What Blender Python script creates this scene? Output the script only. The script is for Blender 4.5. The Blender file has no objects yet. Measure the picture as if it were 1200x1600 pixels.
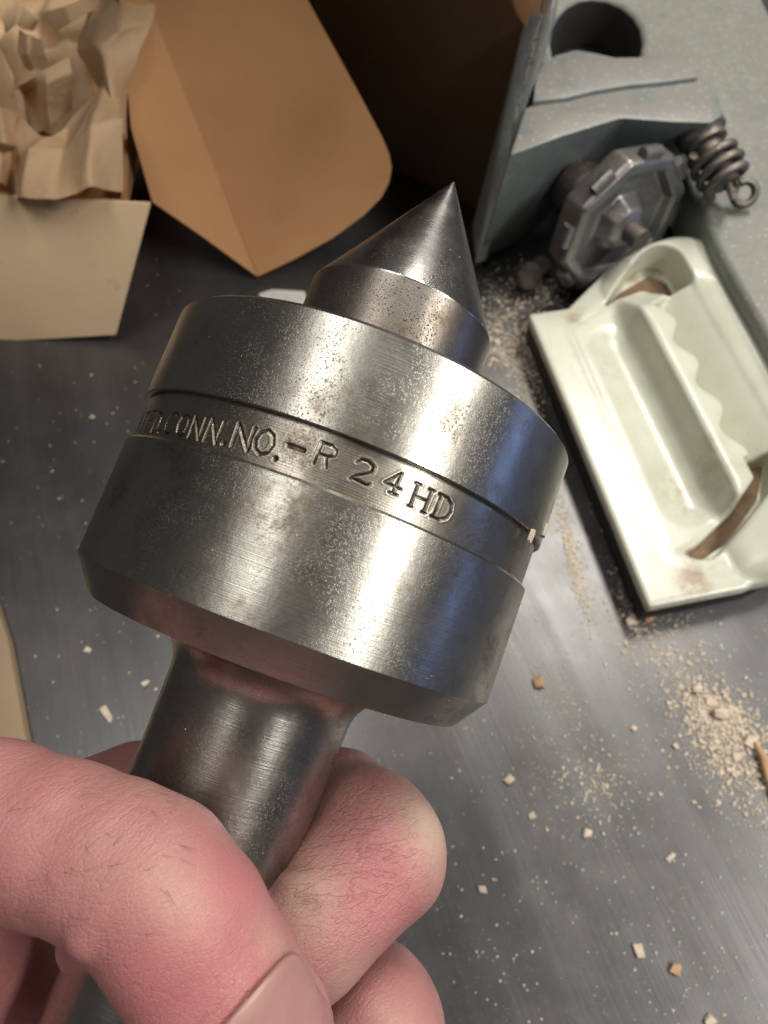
import bpy, bmesh, math, random
import numpy as np
from mathutils import Vector, Matrix
random.seed(7); rng = np.random.default_rng(7)
sc = bpy.context.scene
COL = sc.collection

# ------------------------------------------------------------------ camera
FPX = 1139.0                      # focal length in photo pixels (1200 x 1600)
CAM_H = 0.270                     # metres above the bench
PITCH = math.radians(60)          # below the horizon
RT = np.array([1.0, 0, 0])
DN = np.array([0, -math.sin(PITCH), -math.cos(PITCH)])
FW = np.array([0, math.cos(PITCH), -math.sin(PITCH)])
ORG = np.array([0, 0, CAM_H])
cam_d = bpy.data.cameras.new('camera'); cam = bpy.data.objects.new('camera', cam_d); COL.objects.link(cam)
cam.location = ORG; cam.rotation_euler = (math.radians(90) - PITCH, 0, 0)
cam_d.sensor_fit = 'VERTICAL'; cam_d.sensor_height = 36; cam_d.sensor_width = 27
cam_d.lens = FPX / 1600 * 36
cam_d.clip_start = 0.005; cam_d.clip_end = 50
cam_d.dof.use_dof = True; cam_d.dof.focus_distance = 0.100; cam_d.dof.aperture_fstop = 34
sc.camera = cam

# ------------------------------------------------------------------ light
w = bpy.data.worlds.new("World"); sc.world = w; w.use_nodes = True
wn = w.node_tree.nodes; wl = w.node_tree.links
bg = wn['Background']; bg.inputs[0].default_value = (0.50, 0.475, 0.45, 1); bg.inputs[1].default_value = 0.10

def area(name, loc, target, sx, sy, power, col):
    l = bpy.data.lights.new(name, 'AREA'); l.shape = 'RECTANGLE'; l.size = sx; l.size_y = sy
    l.energy = power; l.color = col
    o = bpy.data.objects.new(name, l); COL.objects.link(o); o.location = loc
    d = Vector(target) - Vector(loc); o.rotation_euler = d.to_track_quat('-Z', 'Y').to_euler()
    return o
def tube_lamp(name, loc, tilt_x, tilt_y, sx, sy, power, col):
    o = area(name, loc, (0, 0, 0), sx, sy, power, col); o.rotation_euler = (math.radians(tilt_x), math.radians(tilt_y), 0); return o
tube_lamp('ceiling_lamp', (-0.28, 0.12, 1.35), 0, -10, 0.30, 0.8, 4.3, (1.0, 0.95, 0.88))
tube_lamp('ceiling_lamp', (0.84, -0.23, 0.98), -12, 41, 0.19, 0.9, 10.5, (1.0, 0.95, 0.87))
tube_lamp('ceiling_lamp', (0.45, 0.85, 1.15), 25, 20, 0.12, 0.9, 14, (1.0, 0.95, 0.86))
tube_lamp('added_blue_light', (1.35, 0.0, 0.20), 0, 88, 0.14, 0.9, 0.75, (0.28, 0.45, 1.0))  # added blue light for the tint on the steel's right side, no window there
sc.view_settings.view_transform = 'Standard'; sc.view_settings.look = 'None'
sc.view_settings.exposure = 0.22; sc.view_settings.gamma = 1

# ------------------------------------------------------------------ helpers
MM = 0.001
def ray(px, py): return (px - 600) / FPX * RT + (py - 800) / FPX * DN + FW
def T(px, py, h=0.0):
    """point of the place seen at a photo position, h mm above the bench"""
    d = ray(px, py); return ORG + d * ((h * MM - CAM_H) / d[2])
def CD(px, py, z):
    """point z mm away from the viewer plane"""
    return ORG + ray(px, py) * z * MM
def c2w(P):                        # viewer-aligned mm -> world metres
    P = np.asarray(P, float) * MM
    return ORG + P[..., 0:1] * RT + P[..., 1:2] * DN + P[..., 2:3] * FW
def on_plane(px, py, p0, n):
    d = ray(px, py); return ORG + d * (np.dot(p0 - ORG, n) / np.dot(d, n))

def tag(o, label=None, cat=None, group=None, kind=None):
    if label: o['label'] = label
    if cat: o['category'] = cat
    if group: o['group'] = group
    if kind: o['kind'] = kind
    return o
def empty(name, loc, label, cat, group=None):
    o = bpy.data.objects.new(name, None); COL.objects.link(o); o.location = tuple(loc); o.empty_display_size = .01
    return tag(o, label, cat, group)
def mesh_obj(name, V, Fc, mat, parent=None, smooth=True, sharp=None):
    V = np.asarray(V, float)
    org = V.mean(0) if parent is None else np.array(parent_world(parent))
    me = bpy.data.meshes.new(name)
    if isinstance(Fc, np.ndarray):
        n = len(Fc); k = Fc.shape[1]
        me.vertices.add(len(V)); me.vertices.foreach_set('co', (V - org).astype(np.float32).ravel())
        me.loops.add(n * k); me.loops.foreach_set('vertex_index', Fc.astype(np.int32).ravel())
        me.polygons.add(n); me.polygons.foreach_set('loop_start', np.arange(0, n * k, k, dtype=np.int32))
        me.update(calc_edges=True); me.validate()
    else:
        me.from_pydata([tuple(v) for v in (V - org)], [], [tuple(f) for f in Fc]); me.update()
    if mat: me.materials.append(mat)
    if smooth:
        me.polygons.foreach_set('use_smooth', np.ones(len(me.polygons), bool))
        if sharp is not None: me.set_sharp_from_angle(angle=math.radians(sharp))
    o = bpy.data.objects.new(name, me); COL.objects.link(o)
    if parent is None: o.location = org
    else: o.parent = parent
    return o
def parent_world(p):
    v = np.zeros(3)
    while p is not None: v = v + np.array(p.location); p = p.parent
    return v
def recalc(o):
    bm = bmesh.new(); bm.from_mesh(o.data); bmesh.ops.recalc_face_normals(bm, faces=bm.faces); bm.to_mesh(o.data); bm.free()
def bevel(o, wd, seg=2, ang=30):
    bm = bmesh.new(); bm.from_mesh(o.data); bmesh.ops.recalc_face_normals(bm, faces=bm.faces)
    ed = [e for e in bm.edges if len(e.link_faces) == 2 and e.calc_face_angle(0) > math.radians(ang)]
    bmesh.ops.bevel(bm, geom=ed, offset=wd, segments=seg, affect='EDGES', profile=.6, clamp_overlap=True)
    for f in bm.faces: f.smooth = True
    bm.to_mesh(o.data); bm.free(); o.data.set_sharp_from_angle(angle=math.radians(40)); return o
def prism(name, pts, off, mat, parent=None, bev=None):
    pts = [np.asarray(p, float) for p in pts]; n = len(pts); off = np.asarray(off, float)
    V = pts + [p + off for p in pts]
    Fc = [list(range(n)), list(range(2 * n - 1, n - 1, -1))] + [[i, i + n, (i + 1) % n + n, (i + 1) % n] for i in range(n)]
    o = mesh_obj(name, V, Fc, mat, parent, smooth=False)
    recalc(o)
    if bev: bevel(o, bev)
    return o
def panel(name, pts, th, mat, parent=None, bev=0.0004):
    n = np.cross(pts[1] - pts[0], pts[2] - pts[0]); n /= np.linalg.norm(n)
    if np.dot(n, ORG - pts[0]) > 0: n = -n          # thickness goes away from the viewer
    return prism(name, pts, n * th, mat, parent, bev)
def loft(name, top, bot, mat, parent=None, bev=None):
    n = len(top); V = list(top) + list(bot)
    Fc = [list(range(n)), list(range(2 * n - 1, n - 1, -1))] + [[i, i + n, (i + 1) % n + n, (i + 1) % n] for i in range(n)]
    o = mesh_obj(name, V, Fc, mat, parent, smooth=False); recalc(o)
    if bev: bevel(o, bev)
    return o
def frame_of(a):
    a = np.asarray(a, float); a = a / np.linalg.norm(a)
    u = np.cross(a, [0, 0, 1.0] if abs(a[2]) < .9 else [1.0, 0, 0]); u /= np.linalg.norm(u)
    return a, u, np.cross(a, u)
def lathe(name, P, a, prof, mat, parent=None, seg=96, sharp=35):
    a, u, v = frame_of(a); an = np.linspace(0, 2 * np.pi, seg, endpoint=False)
    rg = np.cos(an)[:, None] * u + np.sin(an)[:, None] * v
    V = np.concatenate([np.asarray(P) + a * t + rg * r for t, r in prof])
    m = len(prof); i = np.arange(m - 1)[:, None] * seg; j = np.arange(seg)[None]; j2 = (j + 1) % seg
    Fc = np.stack([i + j, i + j2, i + seg + j2, i + seg + j], -1).reshape(-1, 4)
    o = mesh_obj(name, V, Fc, mat, parent, smooth=True, sharp=sharp); recalc(o); return o
def tube(name, path, rad, mat, parent=None, seg=10):
    path = [np.asarray(p, float) for p in path]; n = len(path); V = []; pu = None
    for i, p in enumerate(path):
        d = path[min(i + 1, n - 1)] - path[max(i - 1, 0)]; d /= np.linalg.norm(d)
        if pu is None: _, pu, _ = frame_of(d)
        u = pu - d * np.dot(pu, d); u /= np.linalg.norm(u); v = np.cross(d, u); pu = u
        r = rad[i] if hasattr(rad, '__len__') else rad
        for k in range(seg):
            t = 2 * math.pi * k / seg; V.append(p + r * (math.cos(t) * u + math.sin(t) * v))
    Fc = [[i * seg + k, i * seg + (k + 1) % seg, (i + 1) * seg + (k + 1) % seg, (i + 1) * seg + k] for i in range(n - 1) for k in range(seg)]
    Fc += [list(range(seg))[::-1], [(n - 1) * seg + k for k in range(seg)]]
    return mesh_obj(name, V, Fc, mat, parent, smooth=True, sharp=60)

# ---- signed distance tools (numpy) and surface nets
def surface_nets(Fd, origin, sp):
    nx, ny, nz = Fd.shape
    s = Fd < 0
    c = np.zeros((nx - 1, ny - 1, nz - 1), np.int8)
    for dx in (0, 1):
        for dy in (0, 1):
            for dz in (0, 1): c += s[dx:nx - 1 + dx, dy:ny - 1 + dy, dz:nz - 1 + dz]
    idx = np.argwhere((c > 0) & (c < 8)); n = len(idx)
    vid = np.full(c.shape, -1, np.int32); vid[tuple(idx.T)] = np.arange(n)
    acc = np.zeros((n, 3)); cnt = np.zeros(n)
    corners = [(x, y, z) for x in (0, 1) for y in (0, 1) for z in (0, 1)]
    for p in corners:
        for ax in range(3):
            if p[ax]: continue
            q = list(p); q[ax] = 1
            fa = Fd[tuple((idx + p).T)]; fb = Fd[tuple((idx + q).T)]
            m = (fa < 0) != (fb < 0); t = fa[m] / (fa[m] - fb[m])
            pos = np.tile(np.array(p, float), (m.sum(), 1)); pos[:, ax] = t
            acc[m] += pos; cnt[m] += 1
    V = (idx + acc / cnt[:, None]) * sp + np.asarray(origin)
    quads = []
    for ax in range(3):
        sl0 = [slice(None)] * 3; sl1 = [slice(None)] * 3; sl0[ax] = slice(0, -1); sl1[ax] = slice(1, None)
        ch = s[tuple(sl0)] != s[tuple(sl1)]; e = np.argwhere(ch)
        o1, o2 = [(1, 2), (2, 0), (0, 1)][ax]
        lim = np.array(c.shape)
        ok = (e[:, o1] > 0) & (e[:, o2] > 0) & (e[:, o1] < lim[o1]) & (e[:, o2] < lim[o2]); e = e[ok]
        u1 = np.zeros(3, int); u1[o1] = 1; u2 = np.zeros(3, int); u2[o2] = 1
        q = np.stack([vid[tuple((e - u1 - u2).T)], vid[tuple((e - u2).T)], vid[tuple(e.T)], vid[tuple((e - u1).T)]], 1)
        inside = s[tuple(e.T)]
        q[~inside] = q[~inside][:, ::-1]; quads.append(q)
    return V, np.concatenate(quads)
def laplace(V, Q, it=1, lam=.5):
    for _ in range(it):
        A = np.zeros_like(V); c = np.zeros(len(V))
        for i in range(4):
            a, b = Q[:, i], Q[:, (i + 1) % 4]
            np.add.at(A, a, V[b]); np.add.at(c, a, 1); np.add.at(A, b, V[a]); np.add.at(c, b, 1)
        V = V + lam * (A / c[:, None] - V)
    return V
def smin(a, b, k):
    h = np.clip(.5 + .5 * (b - a) / k, 0, 1); return b * (1 - h) + a * h - k * h * (1 - h)
def smax(a, b, k): return -smin(-a, -b, k)
def caps(P, a, b, ra, rb):
    a = np.asarray(a, float); b = np.asarray(b, float); ab = b - a
    t = np.clip(((P - a) @ ab) / (ab @ ab), 0, 1)
    return np.linalg.norm(P - a - t[..., None] * ab, axis=-1) - (ra + (rb - ra) * t)
def poly2(X, Y, pts):
    """signed distance to a polygon"""
    pts = np.asarray(pts, float); n = len(pts); d = np.full(X.shape, 1e9); s = np.ones(X.shape)
    for i in range(n):
        ax, ay = pts[i]; bx, by = pts[i - 1]; ex, ey = bx - ax, by - ay; wx, wy = X - ax, Y - ay
        t = np.clip((wx * ex + wy * ey) / (ex * ex + ey * ey), 0, 1)
        d = np.minimum(d, (wx - ex * t) ** 2 + (wy - ey * t) ** 2)
        c1 = Y >= ay; c2 = Y < by; c3 = ex * wy > ey * wx
        fl = (c1 & c2 & c3) | (~c1 & ~c2 & ~c3); s = np.where(fl, -s, s)
    return s * np.sqrt(d)

# ------------------------------------------------------------------ materials
class N:
    """small node-tree writer"""
    def __init__(s, name):
        s.m = bpy.data.materials.new(name); s.m.use_nodes = True; s.t = s.m.node_tree; s.b = s.t.nodes['Principled BSDF']
        s.tc = s.t.nodes.new('ShaderNodeTexCoord').outputs['Object']
    def lk(s, a, b): s.t.links.new(a, b)
    def new(s, ty, **kw):
        n = s.t.nodes.new('ShaderNode' + ty)
        for k, v in kw.items():
            if k in ('operation', 'blend_type', 'data_type', 'feature', 'direction_type', 'attribute_name', 'axis', 'distance', 'bands_direction', 'noise_type', 'interpolation_type'): setattr(n, k, v)
        return n
    def setin(s, sock, v):
        if isinstance(v, bpy.types.NodeSocket): s.lk(v, sock)
        else: sock.default_value = v
    def scale(s, v, rot=(0, 0, 0), vec=None):
        n = s.new('Mapping'); n.vector_type = 'TEXTURE'; s.lk(vec or s.tc, n.inputs[0]); n.inputs['Scale'].default_value = tuple(1 / x for x in v); n.inputs['Rotation'].default_value = rot; return n.outputs[0]
    def noise(s, sc_, det=4, rough=.55, vec=None, dist=0):
        n = s.new('TexNoise'); s.lk(vec or s.tc, n.inputs['Vector']); n.inputs['Scale'].default_value = sc_
        n.inputs['Detail'].default_value = det; n.inputs['Roughness'].default_value = rough; n.inputs['Distortion'].default_value = dist; return n.outputs['Fac']
    def voro(s, sc_, feature='F1', vec=None, out='Distance', rnd=1):
        n = s.new('TexVoronoi', feature=feature); s.lk(vec or s.tc, n.inputs['Vector']); n.inputs['Scale'].default_value = sc_
        n.inputs['Randomness'].default_value = rnd; return n.outputs[out]
    def ramp(s, v, lo, hi, a=0.0, b=1.0):
        n = s.new('MapRange', interpolation_type='SMOOTHSTEP'); s.setin(n.inputs[0], v); n.inputs[1].default_value = lo; n.inputs[2].default_value = hi
        n.inputs[3].default_value = a; n.inputs[4].default_value = b; return n.outputs[0]
    def math(s, op, a, b=0.0):
        n = s.new('Math', operation=op); s.setin(n.inputs[0], a); s.setin(n.inputs[1], b); return n.outputs[0]
    def mix(s, f, a, b):
        n = s.new('Mix', data_type='RGBA'); s.setin(n.inputs[0], f)
        for i, v in ((6, a), (7, b)):
            if isinstance(v, bpy.types.NodeSocket): s.lk(v, n.inputs[i])
            else: n.inputs[i].default_value = tuple(v) + (1,)
        return n.outputs[2]
    def bump(s, h, dist, strength=1.0, normal=None):
        n = s.new('Bump'); n.inputs['Distance'].default_value = dist; n.inputs['Strength'].default_value = strength; s.lk(h, n.inputs['Height'])
        if normal: s.lk(normal, n.inputs['Normal'])
        return n.outputs[0]
    def attr(s, name):
        n = s.new('Attribute', attribute_name=name); return n
    def out(s, **kw):
        for k, v in kw.items():
            sock = s.b.inputs[k.replace('_', ' ')]
            if isinstance(v, bpy.types.NodeSocket): s.lk(v, sock)
            elif isinstance(v, tuple) and len(v) == 3 and sock.type == 'RGBA': sock.default_value = v + (1,)
            else: sock.default_value = v
        return s.m

def mat_turned(name, base, rough, pit=1.0, stain=.5, aniso=.5, band=False):
    """machined steel, object Z is the lathe axis"""
    n = N(name)
    big = n.noise(55, 5, .6); blot = n.noise(160, 5, .65)
    rust = n.math('MULTIPLY', n.ramp(n.math('MULTIPLY', n.ramp(big, .34, .70), n.ramp(blot, .30, .66)), .1, .8), n.ramp(n.noise(1100, 4, .75), .34, .62, .25, 1.0))
    rings = n.noise(1.0, 3, .6, vec=n.scale((60, 60, 5200)))
    rings2 = n.noise(1.0, 2, .6, vec=n.scale((200, 200, 1300)))
    v1 = n.voro(2100); v2 = n.voro(650)
    m1 = n.ramp(n.noise(60, 4, .7), .50, .70); m2 = n.ramp(n.noise(120, 3, .6), .52, .74)
    p1 = n.math('MULTIPLY', n.ramp(v1, .26, .10), m1); p2 = n.math('MULTIPLY', n.ramp(v2, .12, .05), m2)
    fine = n.math('MULTIPLY', n.ramp(n.noise(3600, 3, .65), .54, .66, 0, .75), n.ramp(n.noise(70, 5, .7), .42, .66, .08, 1.0))
    pits = n.math('MAXIMUM', n.math('MAXIMUM', p1, p2), fine); pits = n.math('MULTIPLY', pits, pit)
    col = n.mix(n.ramp(big, .3, .75), tuple(base), tuple(x * .78 for x in base))
    col = n.mix(n.math('MULTIPLY', rings2, .25), col, tuple(x * .6 for x in base))
    col = n.mix(n.math('MULTIPLY', rust, stain), col, (.17, .135, .10))
    # scattered speckles of dried dust
    dust = n.math('MULTIPLY', n.ramp(n.voro(520), .075, .04), n.ramp(n.noise(300, 2), .56, .62))
    dark = n.mix(pits, col, (.045, .032, .024))
    if band:
        a = n.attr('groove'); dark = n.mix(n.math('MULTIPLY', a.outputs['Fac'], n.ramp(n.noise(900, 3), .3, .6, .55, .95)), dark, (.05, .036, .022))
    dark = n.mix(dust, dark, (.62, .58, .5))
    rgh = n.math('ADD', n.math('ADD', n.math('MULTIPLY', n.noise(220, 4, .7), .22), rough - .10), n.math('ADD', n.math('MULTIPLY', rust, .10), n.math('MULTIPLY', n.math('MAXIMUM', dust, pits), .3)))
    h = n.math('ADD', n.math('MULTIPLY', rings, .5), n.math('MULTIPLY', pits, -.35))
    h = n.math('ADD', h, n.math('MULTIPLY', n.noise(700, 3, .6), .5)); h = n.math('ADD', h, n.math('MULTIPLY', dust, 2))
    bp = n.bump(h, .00006, .75)
    met = n.math('SUBTRACT', 1.0, n.math('MAXIMUM', n.math('MULTIPLY', pits, .3), dust))
    tg = n.new('Tangent'); tg.direction_type = 'RADIAL'; tg.axis = 'Z'; n.lk(tg.outputs[0], n.b.inputs['Tangent'])
    return n.out(Base_Color=dark, Roughness=rgh, Metallic=met, Normal=bp, Anisotropic=aniso, Anisotropic_Rotation=.25)

BA = math.radians(20)                # direction of the grinding marks
def mat_bench():
    n = N('brushed_bench_steel')
    st = n.noise(1.0, 4, .6, vec=n.scale((260, 9, 1), rot=(0, 0, BA))); st2 = n.noise(1.0, 3, .6, vec=n.scale((1400, 25, 1), rot=(0, 0, BA)))
    st3 = n.noise(1.0, 3, .5, vec=n.scale((48, 3.5, 1), rot=(0, 0, BA)))
    cl = n.noise(9, 5, .6); cl2 = n.noise(40, 5, .65)
    col = n.mix(n.ramp(cl, .3, .7), (.150, .150, .155), (.105, .103, .103))
    col = n.mix(n.ramp(st3, .36, .70, 0, .5), col, (.215, .22, .23))
    col = n.mix(n.math('MULTIPLY', st2, .5), col, (.075, .073, .072))
    col = n.mix(n.ramp(n.noise(1.0, 3, .5, vec=n.scale((30, 4, 1), rot=(0, 0, BA))), .52, .75, 0, .35), col, (.075, .072, .07))
    scr = n.ramp(n.voro(1.0, 'DISTANCE_TO_EDGE', vec=n.scale((38, 60, 1), rot=(0, 0, .4))), .004, .0015)
    scr = n.math('MULTIPLY', scr, n.ramp(n.noise(30, 3), .52, .62)); col = n.mix(n.math('MULTIPLY', scr, .0), col, (.36, .36, .36))
    sp = n.math('MULTIPLY', n.ramp(n.voro(420), .14, .06), n.ramp(n.noise(60, 4, .7), .48, .62)); col = n.mix(sp, col, (.06, .055, .05))
    du = n.math('MULTIPLY', n.ramp(n.voro(800), .16, .08), n.ramp(n.noise(45, 5, .7), .42, .64)); col = n.mix(n.math('MULTIPLY', du, .7), col, (.46, .42, .38))
    film = n.ramp(cl2, .45, .75); col = n.mix(n.math('MULTIPLY', film, .3), col, (.20, .185, .175))
    rg = n.math('ADD', n.math('MULTIPLY', cl2, .24), .20); rg = n.math('ADD', rg, n.math('MULTIPLY', st, .08))
    bp = n.bump(n.math('ADD', n.math('ADD', st2, n.math('MULTIPLY', du, 2)), n.math('MULTIPLY', st, .6)), .00008, .5)
    return n.out(Base_Color=col, Roughness=rg, Metallic=.7, Normal=bp)

def mat_card(name, c1, c2, stain=(.28, .21, .16), sa=.4):
    n = N(name)
    a = n.noise(14, 5, .6); b = n.noise(1.0, 4, .6, vec=n.scale((900, 120, 500))); c = n.noise(60, 5, .7)
    col = n.mix(n.ramp(a, .3, .7), c1, c2); col = n.mix(n.math('MULTIPLY', b, .22), col, tuple(x * .75 for x in c1))
    col = n.mix(n.math('MULTIPLY', n.ramp(c, .60, .74), sa), col, stain)
    sp = n.math('MULTIPLY', n.ramp(n.voro(260), .12, .05), n.ramp(n.noise(50, 3), .5, .6)); col = n.mix(n.math('MULTIPLY', sp, .5), col, stain)
    bp = n.bump(n.math('ADD', n.math('MULTIPLY', a, 4), n.math('ADD', b, n.noise(1400, 3))), .00012, .5)
    return n.out(Base_Color=col, Roughness=.82, Normal=bp, Specular_IOR_Level=.25)

def mat_paper():
    n = N('kraft_paper')
    a = n.noise(22, 4, .6); b = n.noise(1.0, 4, .6, vec=n.scale((1400, 300, 900))); 
    cr = n.voro(110, 'DISTANCE_TO_EDGE', vec=None); cr2 = n.math('ABSOLUTE', n.math('SUBTRACT', n.noise(75, 4, .6, dist=.8), .5))
    col = n.mix(n.ramp(a, .3, .7), (.64, .44, .265), (.55, .37, .215)); col = n.mix(n.math('MULTIPLY', b, .2), col, (.36, .25, .16))
    bp = n.bump(n.math('ADD', n.math('MULTIPLY', cr2, 5.0), n.math('MULTIPLY', b, .6)), .0006, .45)
    m = n.out(Base_Color=col, Roughness=.62, Normal=bp, Specular_IOR_Level=.35)
    return m

def mat_skin():
    n = N('skin')
    red = n.attr('red').outputs['Fac']; pale = n.attr('pale').outputs['Fac']; grime = n.attr('grime').outputs['Fac']
    a = n.noise(90, 5, .62); b = n.noise(420, 4, .6); fr = n.noise(38, 4, .6)
    col = n.mix(n.ramp(a, .3, .72), (.465, .245, .225), (.385, .17, .165))
    col = n.mix(n.math('MULTIPLY', n.ramp(fr, .46, .7), .35), col, (.49, .31, .24))
    col = n.mix(n.ramp(n.noise(55, 5, .7, dist=.4), .44, .68, 0, .55), col, (.40, .15, .155))
    col = n.mix(n.ramp(n.noise(28, 3, .6), .52, .72, 0, .4), col, (.48, .30, .245))
    col = n.mix(n.math('MULTIPLY', red, .7), col, (.54, .19, .205))
    col = n.mix(n.math('MULTIPLY', pale, .85), col, (.62, .48, .37))
    col = n.mix(n.math('MULTIPLY', n.ramp(b, .5, .75), .25), col, (.45, .20, .17))
    # skin texture: fine cells + directional lines
    v1 = n.voro(1500, 'DISTANCE_TO_EDGE', vec=n.scale((1, 1.8, 1), rot=(.3, .2, .6))); v2 = n.voro(520, 'DISTANCE_TO_EDGE', vec=n.scale((.55, 1.9, 1), rot=(.1, .5, .75)))
    v3 = n.voro(170, 'DISTANCE_TO_EDGE', vec=n.scale((.35, 1.5, .8), rot=(.2, .3, .8)))
    ln = n.noise(1.0, 4, .7, vec=n.scale((260, 1500, 500), rot=(.2, .3, .72)))
    wr = n.attr('wrinkle').outputs['Fac']
    l3 = n.ramp(v3, 0, .05); l2 = n.ramp(v2, 0, .10); l1 = n.ramp(v1, 0, .15)
    ln2 = n.noise(1.0, 5, .75, vec=n.scale((160, 900, 320), rot=(.5, .1, .95)))
    h = n.math('ADD', n.math('MULTIPLY', l1, .35), n.math('ADD', n.math('MULTIPLY', l2, .28), n.math('MULTIPLY', n.math('MULTIPLY', l3, wr), .25)))
    h = n.math('ADD', h, n.math('ADD', n.math('MULTIPLY', ln, 1.3), n.math('MULTIPLY', n.math('MULTIPLY', ln2, wr), 1.5)))
    h = n.math('ADD', h, n.math('MULTIPLY', b, .9))
    jt = n.attr('joint').outputs['Fac']
    ck = n.noise(1.0, 2, .5, vec=n.scale((130, 620, 620), rot=(0, 0, .12)), dist=.15); ck = n.ramp(n.math('ABSOLUTE', n.math('SUBTRACT', ck, .5)), .0, .026)
    ck2 = n.noise(1.0, 2, .5, vec=n.scale((240, 1500, 1300), rot=(0, 0, -.25)), dist=.2); ck2 = n.ramp(n.math('ABSOLUTE', n.math('SUBTRACT', ck2, .5)), .0, .05)
    h = n.math('ADD', h, n.math('MULTIPLY', n.math('ADD', n.math('MULTIPLY', ck, 1.5), n.math('MULTIPLY', ck2, .5)), jt))
    col = n.mix(n.math('MULTIPLY', n.math('SUBTRACT', 1.0, ck), n.math('MULTIPLY', jt, .14)), col, (.24, .09, .075))
    col = n.mix(n.math('MULTIPLY', n.math('SUBTRACT', 1.0, ck2), n.math('MULTIPLY', jt, .0)), col, (.24, .09, .075))
    gr = n.math('MULTIPLY', grime, n.math('MAXIMUM', n.ramp(n.noise(1500, 4, .7), .54, .66, 0, .8), n.math('MULTIPLY', n.ramp(ln2, .54, .66), .9)))
    col = n.mix(gr, col, (.10, .055, .04))
    spk = n.math('MULTIPLY', n.ramp(n.voro(900), .12, .06), n.ramp(n.noise(200, 3), .56, .62)); col = n.mix(n.math('MULTIPLY', spk, .8), col, (.22, .10, .07))
    bp = n.bump(h, .00016, .55)
    rg = n.math('ADD', n.math('MULTIPLY', n.noise(600, 3), .25), .30)
    n.b.inputs['Subsurface Radius'].default_value = (1.0, .35, .2)
    return n.out(Base_Color=col, Roughness=rg, Normal=bp, Subsurface_Weight=.35, Subsurface_Scale=.0022, Specular_IOR_Level=.5)

def mat_nail():
    n = N('fingernail')
    r = n.noise(1.0, 3, .6, vec=n.scale((1500, 120, 120), rot=(0, 0, .9))); a = n.noise(160, 4)
    e = n.attr('edge').outputs['Fac']
    col = n.mix(n.ramp(a, .3, .7), (.47, .265, .245), (.41, .205, .195)); col = n.mix(e, col, (.50, .34, .27))
    return n.out(Base_Color=col, Roughness=.40, Normal=n.bump(r, .00008, .5), Subsurface_Weight=.2, Subsurface_Scale=.0015)

def mat_plastic():
    n = N('white_plastic')
    a = n.noise(30, 4, .6); g = n.noise(70, 5, .7); s = n.attr('dirt').outputs['Fac']
    col = n.mix(n.ramp(a, .3, .7), (.66, .68, .57), (.61, .635, .525))
    d = n.math('MULTIPLY', n.ramp(g, .40, .68), s); col = n.mix(d, col, (.36, .26, .17))
    sp = n.math('MULTIPLY', n.ramp(n.voro(180), .10, .04), n.ramp(n.noise(40, 3), .5, .6)); col = n.mix(n.math('MULTIPLY', sp, .6), col, (.35, .25, .16))
    return n.out(Base_Color=col, Roughness=n.math('ADD', n.math('MULTIPLY', g, .2), .15), Subsurface_Weight=.12, Subsurface_Scale=.004, Normal=n.bump(n.noise(500, 3), .00006, .35))

def mat_plain(name, c1, c2, rough=.6, metal=0., sc_=80, bump=.0002, dust=0., dustc=(.36, .31, .27)):
    n = N(name)
    a = n.noise(sc_, 5, .65); b = n.noise(sc_ * 6, 4, .65)
    col = n.mix(n.ramp(a, .3, .7), c1, c2); col = n.mix(n.math('MULTIPLY', n.ramp(b, .45, .7), .45), col, tuple(x * .6 for x in c1)); col = n.mix(n.ramp(n.noise(sc_ * 2.2, 5, .7, dist=.3), .54, .72, 0, .45), col, tuple(x * .62 for x in c2))
    if dust:
        geo = n.new('NewGeometry'); sx = n.new('SeparateXYZ'); n.lk(geo.outputs['Normal'], sx.inputs[0])
        up = n.ramp(sx.outputs[2], .25, .75)                                    # dust settles on faces that look up
        f = n.math('MULTIPLY', n.math('MULTIPLY', up, dust), n.ramp(n.noise(45, 5, .7), .28, .58)); col = n.mix(f, col, dustc)
        sp = n.math('MULTIPLY', n.ramp(n.voro(300), .21, .10), up); col = n.mix(n.math('MULTIPLY', sp, .8), col, (.55, .47, .38))
    return n.out(Base_Color=col, Roughness=rough, Metallic=metal, Normal=n.bump(n.math('ADD', a, n.math('MULTIPLY', b, .5)), bump, .6))

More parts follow.
